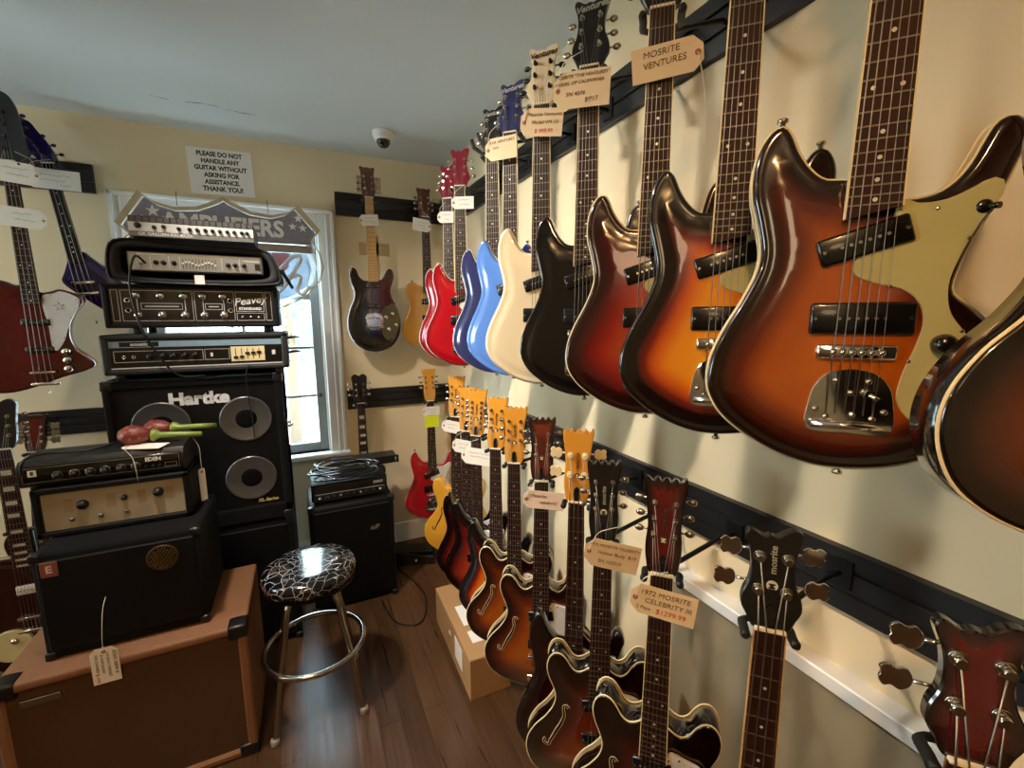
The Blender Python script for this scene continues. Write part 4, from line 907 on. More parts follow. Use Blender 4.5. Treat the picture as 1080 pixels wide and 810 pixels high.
for x in (.155, .184, .213): MB().lathe([(.006, 0), (.006, .003), (.003, .008), (.001, .008)], (x, .010, .064), '-Y', 12).build('toggle_switch', KNOBS, t)
# soft rack bag with a silver amplifier in it
t = thing('rack_bag', 'black padded bag with open front on the silver knob head', 'bag', (-.335, 2.10, 1.663))
BAGF = mat('bag nylon', '#0f0f11', rough=.7, var=.3, scale=90, bump=.5, bscale=350)
o_ = spline([(-.275, .004), (-.265, .125), (-.235, .142), (0, .139), (.215, .130), (.245, .112), (.275, .012), (.262, -.001), (-.262, -.001)], 64)
i_ = spline([(-.243, .030), (-.236, .112), (-.215, .118), (0, .116), (.205, .108), (.226, .098), (.238, .03), (.225, .018), (-.232, .018)], 64)
bg_ = MB(); vs = []; n = 64
for y, loop in ((.0, o_), (-.008, [((a[0] + b[0]) / 2, (a[1] + b[1]) / 2) for a, b in zip(o_, i_)]), (.0, i_), (.36, i_)): vs += [(x, y, z) for x, z in loop]
vs += [(x * 1.02, .2, z) for x, z in o_] + [(x * 1.0, .385, z * .97) for x, z in o_]
fs = [(r * n + k, r * n + (k + 1) % n, (r + 1) * n + (k + 1) % n, (r + 1) * n + k) for r in range(3) for k in range(n)]
for a, b in ((0, 4), (4, 5)): fs += [(a * n + k, a * n + (k + 1) % n, b * n + (k + 1) % n, b * n + k) for k in range(n)]
fs.append(tuple(5 * n + k for k in range(n))); bg_.add(vs, fs, 0, True); bg_.build('bag_shell', BAGF, t)
MB().tube([(x, -.004, z) for x, z in o_], .004, 6, closed=True).build('zip_edge', mat('zip dark', '#19191b', rough=.4), t)
MB().tube([(.28, .05, .06), (.30, .06, .02), (.315, .08, -.01), (.30, .12, .02), (.278, .13, .06)], .007, 8).build('side_strap', KNOBK, t)
MB().box(-.02, .012, -.009, -.004, -.012, .022).build('paper_slip', PAPER, t)
t = thing('rack_amplifier', 'silver faced amplifier with small sliders inside the black bag', 'amplifier', (-.338, 2.115, 1.696))
MB().box(-.222, .216, 0, .30, 0, .072, .003).build('case', PANELG, t); MB().box(-.215, .21, -.004, .004, .004, .069, .001).build('panel', mat('face silver', '#8d9497', rough=.3, metal=.6), t)
for x in (-.135, -.112, -.08, .095, .120, .150): knob(t, x, -.004, .033, .0085)
for k in range(11):
    x = -.052 + k * .0105; s_ = MB().box(x - .0009, x + .0009, -.0052, -.003, .014, .052).build('slider_slot', PANELK, t); MB().box(x - .0035, x + .0035, -.009, -.004, .030 + .006 * math.sin(k), .037 + .006 * math.sin(k)).build('slider_cap', LINEW, s_)
ln = MB()
for x in (-.152, -.095, -.062, .075, .135): ln.box(x - .0008, x + .0008, -.0048, -.003, .010, .060)
ln.box(-.19, -.10, -.0048, -.003, .061, .0645).box(.15, .205, -.0048, -.003, .050, .0525).build('panel_lines', LINEW, t)
MB().box(.188, .206, -.008, -.003, .018, .042, .001).build('power_switch', KNOBK, t); MB().lathe([(.007, 0), (.007, .002), (.004, .003)], (-.18, -.004, .03), '-Y', 14).build('input_jack', KNOBS, t)
# topmost slim head
t = thing('amplifier_head', 'slim amplifier head with white control strip on top of the stack', 'amplifier', (-.335, 2.055, 1.814))
W = .386
MB().box(-W / 2, W / 2, .004, .24, 0, .072, .002).build('case', mat('case dark grey', '#3b3d3f', rough=.4, metal=.5), t)
vt = MB()
for k in range(19): x = -W / 2 + .012 + k * .0203; vt.box(x - .0075, x + .0075, .0, .006, .052, .069)
vt.build('vent_slots', mat('vent', '#55585b', rough=.4, metal=.6), t)
MB().box(-W / 2, W / 2, -.001, .006, .018, .049).build('control_strip', mat('strip white', '#cfd1ce', rough=.4), t)
for k, x in enumerate([-.165, -.118, -.09, -.045, -.012, .012, .037, .06, .083, .107, .13, .155, .172]): knob(t, x, -.001, .033 + (.004 if k in (0, 2) else 0), .0105 if k in (0,) else .0068)
MB().box(-W / 2, W / 2, .0, .006, .001, .0165).build('name_band', PANELG, t); text('GK GALLIEN-KRUEGER', .0145, LINEW, t, (-.085, -.0012, .009), bold=.0005, xs=1.1)
# big tan cabinet on the floor, front left
TAN = mat('tan tolex', '#80583a', rough=.6, var=.12, scale=60, bump=.4, bscale=400)
t = thing('speaker_cabinet', 'large tan covered cabinet with dark brown grille at the bottom left', 'speaker cabinet', (-.545, 1.6, 0))
W, H, D = .62, .497, .42; cb = MB()
cb.box(-W / 2, W / 2, 0, D, H - .03, H, .008, 0, 2).box(-W / 2, W / 2, 0, D, 0.0, .03, .008).box(-W / 2, -W / 2 + .028, 0, D, .01, H - .01, .006).box(W / 2 - .028, W / 2, 0, D, .01, H - .01, .006).box(-W / 2 + .01, W / 2 - .01, .04, D - .002, .01, H - .01)
cb.build('cabinet', TAN, t)
MB().box(-W / 2 + .028, W / 2 - .028, .012, .03, .03, H - .03).build('grille_cloth', mat('grille brown', '#4a3018', rough=.85, var=.25, scale=220, bump=.5, bscale=600), t)
for sx in (-1, 1):
    x0, x1 = (W / 2 - .055, W / 2 + .003) if sx > 0 else (-W / 2 - .003, -W / 2 + .055)
    MB().box(x0, x1, -.003, .06, H - .045, H + .003, .008, 0, 2).build('corner_cap', CORNER, t); MB().box(x0, x1, -.003, .06, -.0, .045, .006, 0, 2).build('corner_cap', CORNER, t)
MB().box(-.255, -.165, .004, .014, H - .085, H - .062, .002).build('name_plate', NICKEL, t)
# cabinet on it
t = thing('speaker_cabinet', 'small black cabinet with a mesh tweeter on the tan cabinet', 'speaker cabinet', (-.553, 1.67, .500))
W, H, D = .41, .338, .33
MB().box(-W / 2, W / 2, 0, D, 0, H, .012, 0, 2).build('cabinet', CARPET, t); MB().box(-W / 2 + .014, W / 2 - .014, -.006, .01, .03, H - .022, .004).build('grille', GRILL, t)
tw = MB().lathe([(.043, -.001), (.043, .002), (.036, .002), (.032, -.001), (.001, -.003)], (.105, -.006, .262), '-Y', 32).build('tweeter', mat('tweeter mesh', '#4a3b22', rough=.4, metal=.6, var=.5, scale=200), t)
hx_ = MB()
for i in range(-4, 5):
    for j in range(-4, 5):
        x, z = (i + (j % 2) * .5) * .0085, j * .0074
        if x * x + z * z < .033 ** 2: hx_.cyl((.105 + x, -.009, .262 + z), (.105 + x, -.006, .262 + z), .0026, n=6)
hx_.build('mesh_dots', mat('mesh gold', '#8a6d3a', rough=.3, metal=.8), tw)
MB().box(-.182, -.142, -.0085, -.005, .268, .315, .002).build('badge', mat('badge red', '#7d4a44', rough=.4), t)
text('E', .03, mat('badge red dark', '#c8b3ad'), t, (-.162, -.0092, .291), 'badge_letter', bold=.001)
corners(t, W, D, H, r=.025)
# cream panel head
t = thing('amplifier_head', 'black amplifier head with an aged cream panel, under the rounded head', 'amplifier', (-.583, 1.785, .840))
W, H, D = .40, .160, .20; cb = MB()
cb.box(-W / 2, W / 2, 0, D, 0, .018, .004).box(-W / 2, W / 2, 0, D, H - .018, H, .004).box(-W / 2, -W / 2 + .018, 0, D, 0, H, .004).box(W / 2 - .018, W / 2, 0, D, 0, H, .004).box(-W / 2 + .01, W / 2 - .01, .03, D, .01, H - .01)
cb.build('case', TOLEX, t); MB().box(-W / 2 + .018, W / 2 - .018, .014, .032, .018, H - .018).build('panel', mat('panel aged cream', '#9a917d', rough=.5, var=.3, scale=9), t)
for x, z, r in ((-.085, .092, .015), (.020, .098, .008), (.110, .100, .015)): knob(t, x, .014, z, r, h=.018)
for x in (-.115, -.045, .022): MB().lathe([(.0075, 0), (.0075, .005), (.004, .007), (.001, .007)], (x, .014, .048), '-Y', 14).build('input_jack', KNOBS, t)
for x in (-.12, -.015, .065, .14): MB().box(x - .011, x + .011, .0132, .015, .072, .115).build('faded_mark', mat('faded print', '#8d7d63', rough=.6), t)
# rounded small head
t = thing('amplifier_head', 'rounded black bass head with a row of knobs under the red maracas', 'amplifier', (-.60, 1.805, 1.003))
W, H, D = .415, .084, .17
pr = spline([(0, .004), (-.006, .02), (-.006, .06), (.004, .080), (.03, H), (D - .01, H), (D, H - .01), (D, .006), (D - .01, 0), (.01, 0)], 40)
cb = MB(); vs = [(x, y, z) for x in (-W / 2, W / 2) for y, z in pr]; cb.add(vs, [(k, (k + 1) % 40, 40 + (k + 1) % 40, 40 + k) for k in range(40)] + [tuple(range(40))[::-1], tuple(range(40, 80))], 0, False); cb.build('case', mat('case satin black', '#18191b', rough=.35, bump=.1), t)
MB().box(-W / 2 + .006, W / 2 - .006, -.010, .0, .014, .068, .006, 0, 2).build('panel', mat('panel gloss black', '#070708', rough=.12, coat=.5), t)
ln = MB(); frame_lines(ln, -W / 2 + .012, W / 2 - .012, .018, .064, -.010, .0009); frame_lines(ln, .155, .188, .022, .036, -.010, .001); ln.build('panel_lines', mat('panel lines grey', '#8f8f8a', rough=.4, metal=.5), t)
for x in (-.115, -.075, -.037, .0, .040, .078): k_ = knob(t, x, -.010, .034, .0105); MB().lathe([(.0135, 0), (.0135, .001), (.0115, .001), (.0115, 0)], (x, -.010, .034), '-Y', 24).build('knob_ring', KNOBS, k_)
for x in (.105, .125, .142): knob(t, x, -.010, .030, .004)
bd = MB().box(-.182, -.162, -.0115, -.009, .038, .058, .001).build('badge', PG_WHITE, t); text('E', .014, INK, t, (-.172, -.012, .048), 'badge_letter', bold=.001)
text('EDEN', .017, LINEW, t, (.125, -.0108, .052), bold=.0008)
tb_ = [( -W/2 + .01, -.004, .08), (-W / 2 + .06, -.008, .093), (-.06, -.010, .079), (.02, -.006, .092), (.05, .02, .090)]
# right hand cabinet by the window
t = thing('speaker_cabinet', 'black cabinet right of the tall stack with an amplifier head on it', 'speaker cabinet', (.182, 2.30, 0))
W, H, D = .42, .578, .34
MB().box(-W / 2, W / 2, 0, D, .014, H, .022, 0, 3).build('cabinet', TOLEX, t); MB().box(-W / 2 + .022, W / 2 - .022, -.006, .01, .05, H - .03, .004).build('grille', GRILL, t)
for x in (-.17, .17):
    for y in (.05, .34): MB().cyl((x, y, 0), (x, y, .018), .018, n=14).build('foot', RUBBER, t)
bd = MB().prism(spline([(-.02, -.008), (-.012, .012), (.0, .004), (.012, .016), (.03, .012), (.022, -.004), (.008, -.010)], 30), -.010, -.005); bd.v = [(x + .10, y, z + .42) for x, y, z in bd.v]; bd.build('badge', KNOBS, t)
corners(t, W, D, H, r=.03)
t = thing('amplifier_head', 'black amplifier head under the coiled cable beside the window', 'amplifier', (.180, 2.335, .581))
W, H, D = .375, .098, .28
MB().box(-W / 2, W / 2, .012, D, .008, H, .006, 0, 2).build('case', TOLEX, t)
MB().add([(-W / 2 + .01, -.004, .012), (W / 2 - .01, -.004, .012), (W / 2 - .01, .010, H - .012), (-W / 2 + .01, .010, H - .012), (-W / 2 + .01, .02, .012), (W / 2 - .01, .02, .012), (W / 2 - .01, .02, H - .012), (-W / 2 + .01, .02, H - .012)], [(0, 1, 2, 3), (4, 5, 6, 7), (0, 1, 5, 4), (2, 3, 7, 6), (1, 2, 6, 5), (0, 3, 7, 4)]).build('panel', PANELK, t)
for k in range(10): knob(t, -.15 + k * .033, -.0, .032, .008, KNOBK if k % 3 else KNOBS)
ln = MB().box(-.17, .17, -.0035, .006, .048, .0495).box(.115, .165, -.001, .012, .066, .078); ln.build('panel_print', mat('print grey', '#77766f', rough=.5), t)
for x in (-.15, .15):
    for y in (.04, .24): MB().cyl((x, y, 0), (x, y, .012), .012, n=10).build('foot', RUBBER, t)
t = thing('rack_unit', 'thin black rack unit behind the coiled cable', 'audio unit', (.30, 2.535, .682))
MB().box(-.19, .16, 0, .11, 0, .042, .003).build('case', mat('unit black', '#151719', rough=.3, metal=.3), t); MB().box(-.20, .17, -.006, .002, .0, .044, .001).build('face_plate', PANELK, t)
for x in (-.18, .15): MB().tube([(x, -.004, .008), (x, -.018, .010), (x, -.018, .034), (x, -.004, .036)], .003, 6).build('rack_handle', KNOBS, t)
# coil of cable
def coil(name, label, c, R0, n, r, m, seed, z0, sq=.8, tail=None):
    rd = random.Random(seed); pts = []
    for k in range(n * 22):
        a = 2 * PI * k / 22; R_ = R0 * (.93 + .17 * math.sin(k * .131 + seed) + .03 * rd.uniform(-1, 1)); j = k / 22
        pts.append((c[0] + R_ * math.cos(a) + .025 * math.sin(j * 1.7), c[1] + R_ * sq * math.sin(a) + .02 * math.cos(j * 2.3), z0 + .006 + .0065 * j * .9 + .028 * (1 + math.sin(a * 1.0 + j * 1.3)) * .5))
    if tail: pts += tail
    base = Vector((c[0], c[1], z0)); o = MB().tube([Vector(p) - base for p in pts], r, 7).build(name, m, None); o.location = base
    return tag(o, label, 'cable')
GLOSSC = mat('cable glossy', '#17181a', rough=.18, coat=.6)
coil('coiled_cable', 'glossy black cable coiled on the amplifier head beside the window', (.155, 2.40), .150, 10, .0045, GLOSSC, 3, .681, sq=.55)
# ------------------------------------------------------------------ small things on the amplifiers
def maraca(label, p, q):
    p, q = Vector(p), Vector(q); d = (q - p).normalized(); t = thing('maraca', label, 'maraca', (p.x, p.y, p.z - .036), 0, None)
    o = Vector((0, 0, .036)); rot = d.to_track_quat('Z', 'Y').to_matrix()
    h = MB().lathe([(.001, -.041), (.018, -.037), (.032, -.018), (.0345, .0), (.031, .020), (.021, .040), (.013, .053)], n=24)
    for v in range(len(h.v)): h.v[v] = tuple(rot @ Vector(h.v[v]) + o)
    h.build('gourd', MARM, t)
    s = MB().lathe([(.015, .052), (.022, .056), (.020, .066), (.011, .078), (.010, .14), (.009, .2), (.006, (q - p).length)], n=14, mi=0)
    for v in range(len(s.v)): s.v[v] = tuple(rot @ Vector(s.v[v]) + o)
    s.build('handle', mat('maraca green', '#75893a', rough=.4, var=.2), t)
def mara_mat():
    m = mat('maraca brown', '#7c3327', rough=.45, var=.2); nt = m.node_tree; N = nt.nodes; L = nt.links; b = N['Principled BSDF']
    tc = N.new('ShaderNodeTexCoord'); wv = N.new('ShaderNodeTexVoronoi'); wv.inputs['Scale'].default_value = 75; L.new(tc.outputs['Object'], wv.inputs['Vector'])
    rp = N.new('ShaderNodeValToRGB'); rp.color_ramp.elements[0].color = lin('#a85c4e'); rp.color_ramp.elements[1].color = lin('#6a281f'); rp.color_ramp.elements[1].position = .45; L.new(wv.outputs['Distance'], rp.inputs['Fac']); L.new(rp.outputs['Color'], b.inputs['Base Color'])
    return m
MARM = mara_mat()
TOPZ = 1.087
maraca('nearer red brown maraca with green handle lying on the rounded head', (-.545, 1.885, TOPZ + .036), (-.345, 1.865, TOPZ + .022))
maraca('farther red brown maraca with green handle lying behind the other', (-.497, 1.958, TOPZ + .036), (-.33, 1.905, TOPZ + .042))
# ------------------------------------------------------------------ shield sign in the window
SLATE = film_mat('sign slate', '#85838f', .0, glow=.08); SIGNW = film_mat('sign print white', '#f0efec', .0, .05, glow=.16); SIGNB = film_mat('sign blue', '#93a9c6', .30); SIGNR = film_mat('sign red', '#c05a4a', .30); SIGNC = mat('sign cream border', '#b3a684', rough=.45, var=.15)
CLEAR = film_mat('sign pale', '#d4dade', .55)
t = thing('shield_sign', 'shield shaped AMPLIFIERS sign with stars hanging in the window', 'sign', (-.315, 2.80, 1.55))
def sh(s, k=1.0, low=True):
    top = [(-.455, .43), (-.352, .585), (-.30, .545), (-.22, .522), (-.12, .532), (-.03, .575), (0, .595), (.03, .575), (.12, .532), (.22, .522), (.30, .545), (.352, .585), (.455, .46)]
    return top
body_ = [(.455, .46), (.405, .40), (.445, .34), (.462, .26), (.44, .18), (.36, .09), (.24, .03), (.10, -.03), (0, -.09), (-.10, -.03), (-.24, .03), (-.36, .09), (-.44, .18), (-.462, .26), (-.445, .34), (-.405, .38), (-.455, .43)]
outline = sh(1) + body_[1:-1]
cx, cz = 0, .28
inner = [(cx + (x - cx) * (.945 if z > .4 else .98), cz + (z - cz) * (.93 if z > .4 else .98)) for x, z in outline]
n = len(outline); ring = MB(); vs = []
for y, lp in ((-.006, outline), (-.006, inner), (.006, outline), (.006, inner)): vs += [(x, y, z) for x, z in lp]
fs = []
for k in range(n):
    k2 = (k + 1) % n; fs += [(k, k2, n + k2, n + k), (2 * n + k, 2 * n + k2, 3 * n + k2, 3 * n + k), (k, k2, 2 * n + k2, 2 * n + k), (n + k, n + k2, 3 * n + k2, 3 * n + k)]
ring.add(vs, fs); ring.build('border', SIGNC, t)
band = [(x, z) for x, z in inner if z > .44]; band = sorted([p for p in band if True], key=lambda p: 0) if False else [(cx + (x - cx) * .93, cz + (z - cz) * .91) for x, z in sh(1)]
band = [(-.40, .375)] + band + [(.40, .375)]
MB().prism(band, -.003, .003).build('band', SLATE, t)
MB().prism([(-.41, .33), (-.40, .372), (.40, .372), (.41, .33)], -.004, .004).build('lower_border', mat('sign brown grey', '#8a8378', rough=.5), t)
lowp = [(-.40, .33), (.40, .33), (.425, .25), (.40, .17), (.33, .10), (.22, .05), (.09, -.01), (0, -.06), (-.09, -.01), (-.22, .05), (-.33, .10), (-.40, .17), (-.425, .25)]
MB().prism(lowp, -.002, .002).build('lower_field', CLEAR, t)
MB().prism([(-.10, .328), (.375, .328), (.395, .25), (.37, .15), (.30, .10), (.20, .06), (.08, .0), (-.1, .02)], -.0032, -.0021).build('print_blue', SIGNB, t)
MB().prism([(.20, .326), (.29, .326), (.28, .25), (.23, .20)], -.0042, -.0033).build('print_red', SIGNR, t)
for w_ in ([(.12, .11), (.22, .22), (.31, .31), (.345, .31), (.30, .22), (.23, .12), (.20, .09)], [(.235, .15), (.29, .20), (.335, .20), (.315, .12), (.335, .10), (.38, .15)], [(.20, .315), (.15, .24), (.11, .17), (.06, .12)]):
    MB().tube([(x, -.006, z) for x, z in spline(w_, 24, closed=False)], .011, 8).build('script_stroke', mat('sign script white', '#dfe6ec', rough=.4), t)
text('AMPLIFIERS', .118, SIGNW, t, (.0, -.0045, .446), bold=.004, depth=.001, xs=.92)
def star(x, z, r):
    p = [(x + (r if k % 2 == 0 else r * .4) * math.sin(k * PI / 5), z + (r if k % 2 == 0 else r * .4) * math.cos(k * PI / 5)) for k in range(10)]
    MB().prism(p, -.0045, -.003).build('star', SIGNW, t)
for x, z, r in ((-.30, .495, .03), (-.345, .45, .024), (-.262, .452, .022), (.345, .515, .024), (.315, .47, .022), (.365, .465, .024)): star(x, z, r)
MB().tube([(-.2, 0, .53), (-.2, .01, .60)], .0015, 5).tube([(.2, 0, .53), (.2, .01, .60)], .0015, 5).build('hanging_wire', IRON, t)
# ------------------------------------------------------------------ stool
t = thing('bar_stool', 'chrome bar stool with black cracked pattern seat in front of the amplifiers', 'stool', (-.03, 1.755, 0))
def seat_mat():
    m = mat('seat vinyl', '#0c0d10', rough=.16, coat=.5); nt = m.node_tree; N = nt.nodes; L = nt.links; b = N['Principled BSDF']
    tc = N.new('ShaderNodeTexCoord'); nz = N.new('ShaderNodeTexNoise'); nz.inputs['Scale'].default_value = 6; L.new(tc.outputs['Object'], nz.inputs['Vector'])
    mx0 = N.new('ShaderNodeMix'); mx0.data_type = 'RGBA'; mx0.inputs[0].default_value = .12; L.new(tc.outputs['Object'], mx0.inputs[6]); L.new(nz.outputs['Color'], mx0.inputs[7])
    v = N.new('ShaderNodeTexVoronoi'); v.feature = 'DISTANCE_TO_EDGE'; v.inputs['Scale'].default_value = 33; L.new(mx0.outputs[2], v.inputs['Vector'])
    lt = N.new('ShaderNodeMath'); lt.operation = 'LESS_THAN'; lt.inputs[1].default_value = .015; L.new(v.outputs['Distance'], lt.inputs[0])
    mx = N.new('ShaderNodeMix'); mx.data_type = 'RGBA'; mx.inputs[6].default_value = lin('#0b0c0f'); mx.inputs[7].default_value = lin('#c9ccd2'); L.new(lt.outputs[0], mx.inputs[0]); L.new(mx.outputs[2], b.inputs['Base Color'])
    return m
SZ = .585
MB().lathe([(.150, SZ - .055), (.163, SZ - .05), (.168, SZ - .03), (.164, SZ - .012), (.150, SZ - .002), (.10, SZ + .004), (.001, SZ + .006)], n=48).build('seat', seat_mat(), t)
MB().lathe([(.150, SZ - .075), (.160, SZ - .07), (.162, SZ - .052), (.152, SZ - .05)], n=48).build('seat_band', mat('band black chrome', '#1b1b1d', rough=.2, metal=.9), t)
MB().lathe([(.06, SZ - .10), (.075, SZ - .095), (.075, SZ - .075), (.03, SZ - .072)], n=24).build('swivel_plate', IRON, t)
ST = mat('stool chrome', '#a9a49a', rough=.18, metal=1)
for a in (45, 135, 225, 315):
    ca, sa_ = math.cos(math.radians(a)), math.sin(math.radians(a))
    pts = spline([(.03, SZ - .085), (.085, SZ - .088), (.118, SZ - .12), (.140, .36), (.168, .25), (.205, .06), (.215, .012)], 26, closed=False)
    MB().tube([(r * ca, r * sa_, z) for r, z in pts], .0115, 12).build('leg', ST, t); MB().lathe([(.013, 0), (.016, .002), (.0155, .022), (.012, .026)], (.216 * ca, .216 * sa_, 0), n=14).build('leg_tip', mat('tip grey', '#8d8a84', rough=.5), t)
MB().tube([(.181 * math.cos(2 * PI * k / 48), .181 * math.sin(2 * PI * k / 48), .245) for k in range(48)], .011, 12, closed=True).build('foot_ring', ST, t)
# ------------------------------------------------------------------ floor things
CARD = mat('cardboard', '#a98256', rough=.8, var=.06, scale=6)
t = thing('cardboard_box', 'long cardboard box with white labels on the floor under the guitars', 'box', (.605, 1.725, 0), math.radians(-1))
MB().box(-.088, .088, -.262, .262, 0, .178, .002).build('carton', CARD, t); MB().box(-.086, .086, -.26, .26, .1778, .1795).build('lid', CARD, t)
MB().box(-.045, .03, -.06, .08, .1795, .1803).build('shipping_label', PAPER, t); MB().box(-.045, .025, -.175, -.10, .1795, .1803).build('packing_slip', PAPER, t)
MB().box(-.0892, -.0875, -.16, -.06, .05, .15).build('side_label', PAPER, t); MB().lathe([(.016, 0), (.016, .002), (.012, .0025)], (-.0885, .02, .10), 'X', 14).build('hand_hole', mat('hole tan', '#d9cdb0', rough=.8), t)
t = thing('foot_pedal', 'black foot pedal on the floor in the corner below the red guitar', 'pedal', (.55, 2.60, 0), math.radians(-20))
MB().prism([(-.13, .0), (.13, .0), (.13, .05), (-.13, .095)], -.06, .06, bev=.004).build('housing', KNOBK, t); MB().box(-.12, .12, -.052, .052, .075, .09, .006, 0, 2).build('treadle', RUBBER, t); knob(t, .02, -.06, .03, .012, KNOBS)
def cable(label, pts, r=.004, m=CABLE, name='cable'):
    P = spline(pts, 60, closed=False); b0 = Vector(P[0]); o = MB().tube([Vector(p) - b0 for p in P], r, 7).build(name, m); o.location = b0; return tag(o, label, 'cable')
cable('thin black cable trailing over the floor from the right hand cabinet', [(.40, 2.62, .005), (.47, 2.45, .005), (.52, 2.2, .005), (.44, 2.0, .005), (.34, 2.05, .005), (.30, 2.25, .005)], .0035)
cable('black cable hanging from the bag down across the stacked heads', [(-.505, 2.105, 1.725), (-.52, 2.06, 1.745), (-.545, 2.06, 1.66), (-.545, 2.07, 1.57), (-.53, 2.07, 1.48), (-.49, 2.09, 1.37), (-.44, 2.10, 1.30), (-.36, 2.12, 1.293)], .004)
cable('black cable lying over the top of the rounded head', [(-.79, 1.788, 1.052), (-.788, 1.782, 1.075), (-.778, 1.784, 1.100), (-.745, 1.82, 1.104), (-.70, 1.84, 1.0975), (-.66, 1.835, 1.0975), (-.62, 1.86, 1.0975), (-.60, 1.92, 1.0975), (-.575, 1.965, 1.0975)], .004)
cable('thin black cord hanging in front of the upper right cone', [(-.20, 2.1165, 1.33), (-.215, 2.1165, 1.30), (-.218, 2.13, 1.20), (-.212, 2.135, 1.09), (-.21, 2.135, 1.01)], .0022, name='hanging_cord')

# ------------------------------------------------------------------ price tags
MANILA = mat('manila card', '#dcc39a', rough=.7, var=.04); TAGW = mat('white card', '#e4e0d6', rough=.7, var=.03); INKR = mat('ink red', '#b3141a', rough=.6); STRING = mat('tag string', '#d8d2c2', rough=.8); POSTIT = mat('sticky yellow', '#d8e21e', rough=.7)
def price_tag(label, M, w, h, lines, m=MANILA, hole='L', ink=INK, string=None, vertical=False):
    """card facing -Y of the frame M, its middle at the origin of M"""
    t = thing('price_tag', label, 'price tag', (0, 0, 0)); t.matrix_world = M; t['group'] = 'handwritten price tags'
    s = -1 if hole == 'L' else 1; c = h * .28
    o = [(-w / 2, -h / 2 + c), (-w / 2, h / 2 - c), (-w / 2 + c, h / 2), (w / 2, h / 2), (w / 2, -h / 2), (-w / 2 + c, -h / 2)]
    if hole == 'R': o = [(-x, z) for x, z in o]
    if hole == 'T': o = [(-w / 2, -h / 2), (-w / 2, h / 2 - w * .2), (-w / 2 + w * .2, h / 2), (w / 2 - w * .2, h / 2), (w / 2, h / 2 - w * .2), (w / 2, -h / 2)]
    MB().prism(o, -.0006, .0006).build('card', m, t)
    hx, hz = (s * (w / 2 - .010), 0) if hole in 'LR' else (0, h / 2 - .012)
    MB().lathe([(.0055, 0), (.0055, .0008), (.0022, .0008), (.002, 0)], (hx, -.0006, hz), '-Y', 14).build('eyelet', mat('eyelet tan', '#a5683c', rough=.5), t)
    pts = string or [(hx, -.002, hz), (hx * .8, -.004, h * .5 + .015), (hx * .4, -.002, h * .5 + .03), (0, .0005, h * .5 + .04)]
    MB().tube([tuple(p) for p in spline(pts, 14, closed=False)], .0009, 5).build('string', STRING, t)
    for i, (s_, sz, x, z, *r) in enumerate(lines):
        if s_.startswith('~'):                      # handwriting too small to read in the photograph
            n_ = int(s_[1:]); rd = random.Random(i + n_ + int(w * 1e4)); L_ = n_ * sz * .5
            MB().tube([(x * w - L_ / 2 + L_ * k / (n_ * 3), -.0012, z * h + sz * .3 * (rd.uniform(-1, 1))) for k in range(n_ * 3 + 1)], .0005, 4).build('handwriting', r[0] if r else ink, t); continue
        text(s_, sz, r[0] if r else ink, t, (x * w, -.0011, z * h), 'handwriting', shear=.12, rot=(-PI / 2 if vertical else math.radians(1.5)), depth=.0002, bold=-sz * .006)
    return t
def on_neck(key, x, z, tilt=0, y=-.009, turn=0):
    root, R, rz = G[key]
    if z > -.07 and key not in ('ochre', 'farred', 'tbird', 'purple'): y = -.021
    return R @ Matrix.Translation((x, y, z)) @ Matrix.Rotation(math.radians(turn), 4, 'Z') @ Matrix.Rotation(-math.radians(tilt), 4, 'Y')
price_tag('manila tag reading MOSRITE VENTURES on the cherry guitar neck', on_neck('three', .012, -.098, 5), .128, .062, [('MOSRITE', .0165, -.08, .26), ('VENTURES', .0165, -.04, -.04)], hole='R', string=[(.054, -.002, 0), (.062, .002, -.05), (.064, .004, -.12), (.062, .004, -.16)])
price_tag('large manila tag with four written lines on the black guitar neck', on_neck('black', -.014, -.056, -2), .132, .080, [('MOSRITE "THE VENTURES"', .0105, 0, .36), ('MODEL OF CALIFORNIA', .0105, -.04, .18), ('SN 4076', .013, -.1, -.12), ('$??17', .014, .18, -.3)])
price_tag('manila tag with a red price on the white guitar neck', on_neck('white', .004, -.056, -5), .118, .072, [('Mosrite Ventures', .0135, .06, .28), ('Model VM-50', .0135, .08, .0), ('$ 999.99', .0145, .06, -.3, INKR)])
price_tag('tag reading AVA VENTURES hung between the light blue and navy guitars', on_neck('blue', -.022, -.052, 2), .108, .068, [('AVA VENTURES', .0125, .04, .3), ('N/A', .0115, -.16, .05)])
price_tag('small pale tag on the front red guitar neck', on_neck('redA', .014, -.072, 0), .098, .052, [('~8', .0125, .06, .22), ('~7', .0125, .06, -.15)], m=TAGW)
price_tag('small pale tag on the rear red guitar neck', on_neck('redB', -.006, -.088, -2, y=-.012), .082, .052, [('~7', .0115, .06, .2), ('~4', .0115, .1, -.2)], m=TAGW)
price_tag('small white tag on the butterscotch guitar neck', on_neck('ochre', -.025, -.052, -6), .112, .072, [('~7', .013, 0, .2), ('~6', .0125, 0, -.04), ('~5', .013, .1, -.3)], m=TAGW, hole='R')
price_tag('small white tag on the maple neck of the black end wall guitar', on_neck('blackback', -.008, -.125, 6), .105, .060, [('~7', .0125, .05, .2), ('~9', .012, .0, -.08), ('~3', .012, .25, -.26)], m=TAGW, string=[(-.044, -.002, 0), (-.048, -.003, -.05), (-.05, -.001, -.09), (-.046, .002, -.13)])
price_tag('tag reading Mosrite celebrity on the brown headed hollow guitar', on_neck('F', .008, -.052, -3), .128, .058, [('Mosrite', .0155, -.12, .22), ('celebrity', .0155, .12, -.12)], m=mat('pink manila', '#e3cdb9', rough=.7, var=.03))
